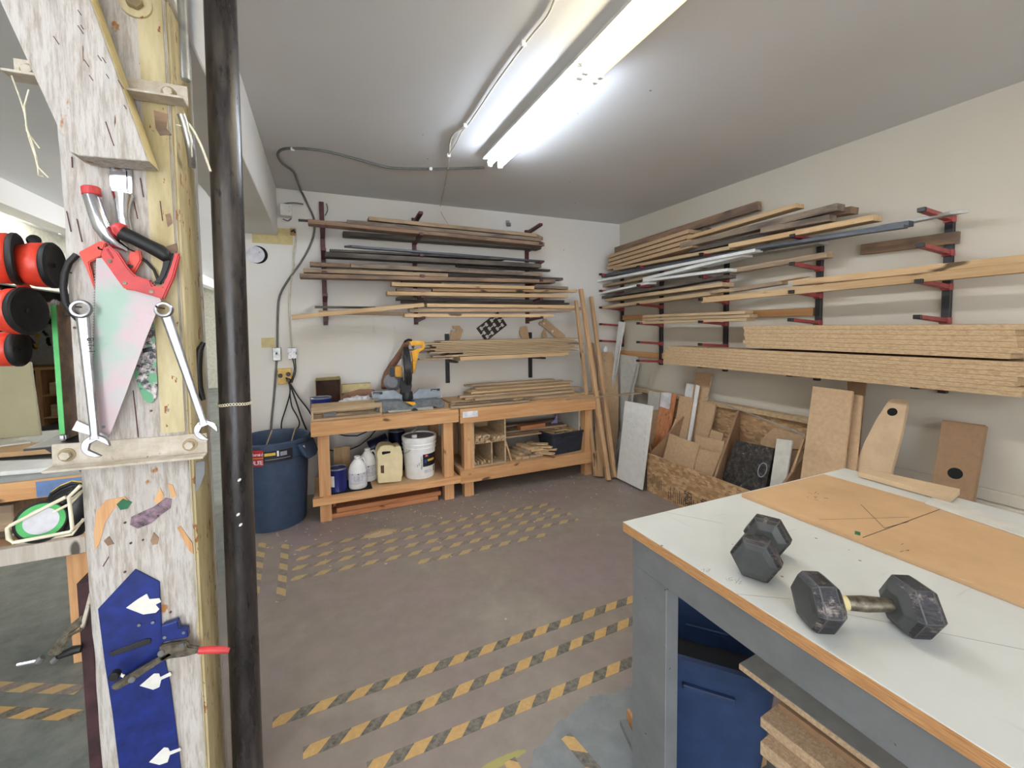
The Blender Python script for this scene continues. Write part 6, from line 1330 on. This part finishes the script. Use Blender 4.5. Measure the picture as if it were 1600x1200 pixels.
MB().lathe([(.0001, .001), (.042, .001)], qc, 40, ax=axr).build('green_ring', 'green_dark', t).data.materials[0] = M['green_paint']
MB().lathe([(.0001, .0018), (.031, .0018)], qc, 40, ax=axr).build('label', 'label_pale', t)
q = at(*q6(420, 200), 'y', YP + .06); t = thing('black_bottle', 'black capped bottle wedged between the wire rack and the post', 'bottle', tuple(q))
MB().lathe([(.0001, -.06), (.03, -.06), (.032, -.05), (.032, .02), (.022, .05), (.022, .06), (.0001, .06)], q, 24, ax=(.3, 0, 1)).build('body', 'black_plastic', t, smooth=.7)
t = thing('cable_coil', 'coil of black, blue and yellow cables above the wire rack', 'cable', tuple(at(100, 765, 'y', YP + .1)))
for m_, r_, off in (('black_cable', .006, 0), ('black_cable', .006, 6), ('blue_label', .004, 3), ('label_yellow', .004, -2), ('black_cable', .006, 10), ('black_rubber', .009, 16)):
    MB().tube([at(*q6(a, b + off * 3.2), 'y', YP + .10) for a, b in ((270, 150), (290, 110), (340, 75), (400, 50), (450, 55), (475, 90), (465, 150))], r_, 8).build('loop', m_, t, smooth=1)

# ---------------------------------------------------------------- suction lifters, green level left of the post
t = thing('steel_rail', 'steel rail fixed to the post, carrying the red suction lifters', 'rail', (-.575, 1.60, 1.63))
MB().box(-1.02, -.573, 1.60, 1.62, 1.60, 1.64).build('bar', 'old_steel', t, bevel=.002)
def cup(px, py, Y, r, ax, label, body=.06):
    c = at(px, py, 'y', Y); ax = V(ax).normalized(); t = thing('suction_cup', label, 'suction lifter', tuple(c), 'red suction lifters left of the post')
    MB().lathe([(.0001, -.004), (r * .25, -.003), (r * .8, .0), (r * .93, .006), (r, .002), (r * 1.0, -.006), (r * .95, -.010), (.0001, -.010)], c, 40, ax=ax).build('rubber_pad', 'black_rubber', t, smooth=.7)
    MB().lathe([(.0001, .0), (r * .10, .0), (r * .08, .004), (.0001, .005)], c, 16, ax=ax).build('centre_button', 'black_matte', t)
    MB().lathe([(r * .93, -.0105), (r * .97, -.014), (r * .95, -body * .6), (r * .82, -body), (r * .5, -body * 1.25), (.0001, -body * 1.25)], c, 36, ax=ax).build('body', 'red_plastic', t, smooth=.8)
    b = c - ax * (body * 1.25); q = V((b.x, 1.59, 1.60))
    MB().tube([c - ax * body * .8, c - ax * body * 1.5, (b + q) / 2 + V((0, .01, 0)), q], .012, 10).build('handle', 'red_plastic', t, smooth=1)
    return t
A1 = (.80, -.55, .05)
cup(28, 405, 1.50, .066, (.97, .23, 0), 'red suction lifter with its black pad turned right, top left of the group')
cup(84, 415, 1.52, .060, (1, .03, 0), 'red suction lifter with black pad, top right of the group next to the post')
cup(44, 486, 1.46, .060, (.98, -.2, .03), 'red suction lifter facing the camera, in the middle of the group', .05)
cup(31, 545, 1.54, .047, (1, .03, 0), 'red suction lifter with its black pad turned right, lowest of the group')
cup(-40, 565, 1.54, .045, (.9, -.4, 0), 'red suction lifter cut off by the left edge of the view')
t = thing('lever', 'small black ball lever on a stem between the upper suction lifters', 'lever', tuple(at(53, 376, 'y', 1.53)))
MB().lathe([(.0001, -.01), (.013, -.008), (.015, 0), (.013, .008), (.0001, .01)], at(53, 376, 'y', 1.53), 20, ax=(.5, -.8, .3)).build('knob', 'black_plastic', t, smooth=.8); MB().tube([at(53, 376, 'y', 1.53), at(62, 392, 'y', 1.54), at(72, 430, 'y', 1.6)], .005, 8).build('stem', 'black_plastic', t)
lv = thing('spirit_level', 'upright green edged level with silver corner caps on a black tray left of the post', 'level', tuple(at(88, 690, 'y', 1.56)))
a, b = at(78, 470, 'y', 1.56), at(91, 690, 'y', 1.56)
XL, XR_ = a.x, at(93, 560, 'y', 1.56).x
MB().box(XL, XR_, 1.56, 1.562, b.z + .02, a.z - .01).build('green_face', 'green_paint', lv)
MB().box(XL, XR_ + .0, 1.562, 1.70, b.z + .001, a.z).build('body', 'brownboard', lv, bevel=.002)
for z in (a.z - .014, b.z + .001): MB().box(XL - .001, XR_ + .001, 1.559, 1.58, z, z + .018).build('corner_cap', 'silver', lv, bevel=.004, seg=2)
t = thing('black_tray', 'thin black shelf plate with a triangular support left of the post', 'shelf', (-.62, 1.6, b.z - .01))
MB().box(-.72, -.573, 1.50, 1.74, b.z - .006, b.z).build('plate', 'black_plastic', t, bevel=.001); MB().prism([(-.69, 1.52, b.z - .0065), (-.60, 1.52, b.z - .0065), (-.60, 1.52, b.z - .10)], (0, .006, 0)).build('support', 'black_plastic', t)

# ---------------------------------------------------------------- left table and far bay
TY = 2.53; tz = at(60, 742, 'y', TY).z
lt_ = thing('assembly_table', 'timber framed table left of the post with stacked sheet goods on top', 'table', (-2.2, TY, 0)); tx1 = at(137, 900, 'y', TY).x; tx0 = -2.6
MB().box(tx0, tx1 + .03, TY, TY + 1.15, tz - .02, tz).build('tabletop', 'grey_table', lt_, bevel=.002)
MB().box(tx0, tx1 + .03, TY - .001, TY + .037, tz - .105, tz - .0205).build('front_apron', 'fir', lt_, bevel=.002)
pz = at(60, 850, 'y', TY).z
part(MB().box(tx0, tx1, TY - .001, TY + .037, pz - .075, pz).build('lower_rail', 'oldpost', lt_, bevel=.002), 'white stained lower rail')
MB().box(tx0, tx1 - .01, TY + .038, TY + 1.1, pz - .02, pz).build('lower_shelf', 'ply', lt_, bevel=.001)
lx = at(97, 900, 'y', TY).x
for x in (lx, tx0 + .05):
    for y in (TY + .04, TY + 1.0): MB().box(x, x + .13, y, y + .088, 0, tz - .0205).build('leg', 'fir_z', lt_, bevel=.002)
p = at(80, 757, 'y', TY - .002); part(MB().box(p.x - .05, p.x + .12, TY - .003, TY - .0015, tz - .10, tz - .03).build('tape_patch', 'blue_tape', lt_), 'faded blue patch on the apron')
def sheet(pts, z, th, m, label):
    P = [at(a, b, 'z', z) for a, b in pts]; c = sum(P, V((0, 0, 0))) / 4
    return tag(MB().prism(P, (0, 0, -th)).build('sheet', m, org=c, bevel=.001), label, 'sheet', 'sheets on the table left of the post')
sheet([(-60, 742), (110, 728), (110, 716), (-60, 722)], tz + .021, .02, 'white_board', 'white sheet lowest at the front of the left table')
sheet([(-60, 712), (100, 700), (96, 690), (-60, 694)], tz + .046, .024, 'ply', 'plywood sheet under the pale ones on the left table')
sheet([(-60, 704), (48, 690), (20, 683), (-60, 680)], tz + .055, .008, 'melamine', 'pale grey sheet on top of the left table')
P = [at(a, b, 'y', 3.20) for a, b in ((-120, 560), (47, 566), (64, 694), (-120, 700))]
for q in P[2:]: q.z = tz + .057 
tag(MB().prism(P, (0, .02, 0)).build('olive_panel', 'olive_panel', org=P[1], bevel=.002), 'large olive grey panel standing upright on the left table', 'panel')
bs = at(15, 835, 'y', TY + .3); tag(MB().box(-1.75, -1.25, TY + .15, TY + .75, pz, pz + .05).build('board', 'brownboard', org=(-1.5, TY + .4, pz), bevel=.002), 'brown board lying on the lower shelf of the left table', 'board')
tag(MB().box(-1.62, -1.30, TY + .08, TY + .60, pz + .051, pz + .17).build('wooden_box', 'tan', org=(-1.5, TY + .3, pz), bevel=.004), 'tan wooden box on the lower shelf of the left table', 'box')
# far shop seen through the gap: long bench with shelving and small parts, floor and lamps
fb = thing('far_workbench', 'distant workbench with dark shelves full of wood blocks, seen left of the post', 'workbench', (-4.6, 9.4, 0))
fx0, fx1, fy = -6.2, -3.6, 9.6
MB().box(fx0, fx1, fy, fy + .8, .95, 1.0).build('worktop', 'fir', fb, bevel=.002); MB().box(fx0, fx1, fy + .7, fy + .75, .05, .949).build('back_panel', 'rack_black', fb)
for x in (fx0, -5.0, -4.4, fx1 - .08): MB().box(x, x + .07, fy + .02, fy + .69, 0, .949).build('side_panel', 'fir_z', fb)
for z in (.12, .5): MB().box(fx0 + .08, fx1 - .09, fy + .03, fy + .69, z, z + .03).build('shelf', 'fir', fb)
k = 0
for z in (.151, .531):
    for x in (-4.25, -4.08, -3.9): tag(MB().box(x, x + .15, fy + .05, fy + .3, z, z + .2).build('wood_block', 'pine', org=(x, fy, z), bevel=.004), 'pale wood block in the distant workbench, %s shelf, %s' % ('lower' if z < .3 else 'upper', {-4.25: 'left', -4.08: 'middle', -3.9: 'right'}[x]), 'block', 'wood blocks in the distant workbench')
pb_ = thing('parts_board', 'distant board crowded with small hanging tools above the far workbench', 'tool board', (-4.6, 10.3, 1.0))
MB().box(fx0, fx1, 10.42, 10.46, 1.0, 2.1).build('panel', 'melamine', pb_)
for i in range(60):
    x = random.uniform(fx0 + .1, fx1 - .1); z = random.uniform(1.1, 2.0); L = random.uniform(.05, .16); a = random.uniform(-.6, .6)
    MB().obox((x, 10.40, z), (L * math.sin(a), 0, L * math.cos(a)), (.02, 0, 0), (0, .015, 0)).build('hanging_tool', random.choice(['rack_black', 'old_steel', 'rack_maroon', 'label_yellow', 'rack_black']), pb_)
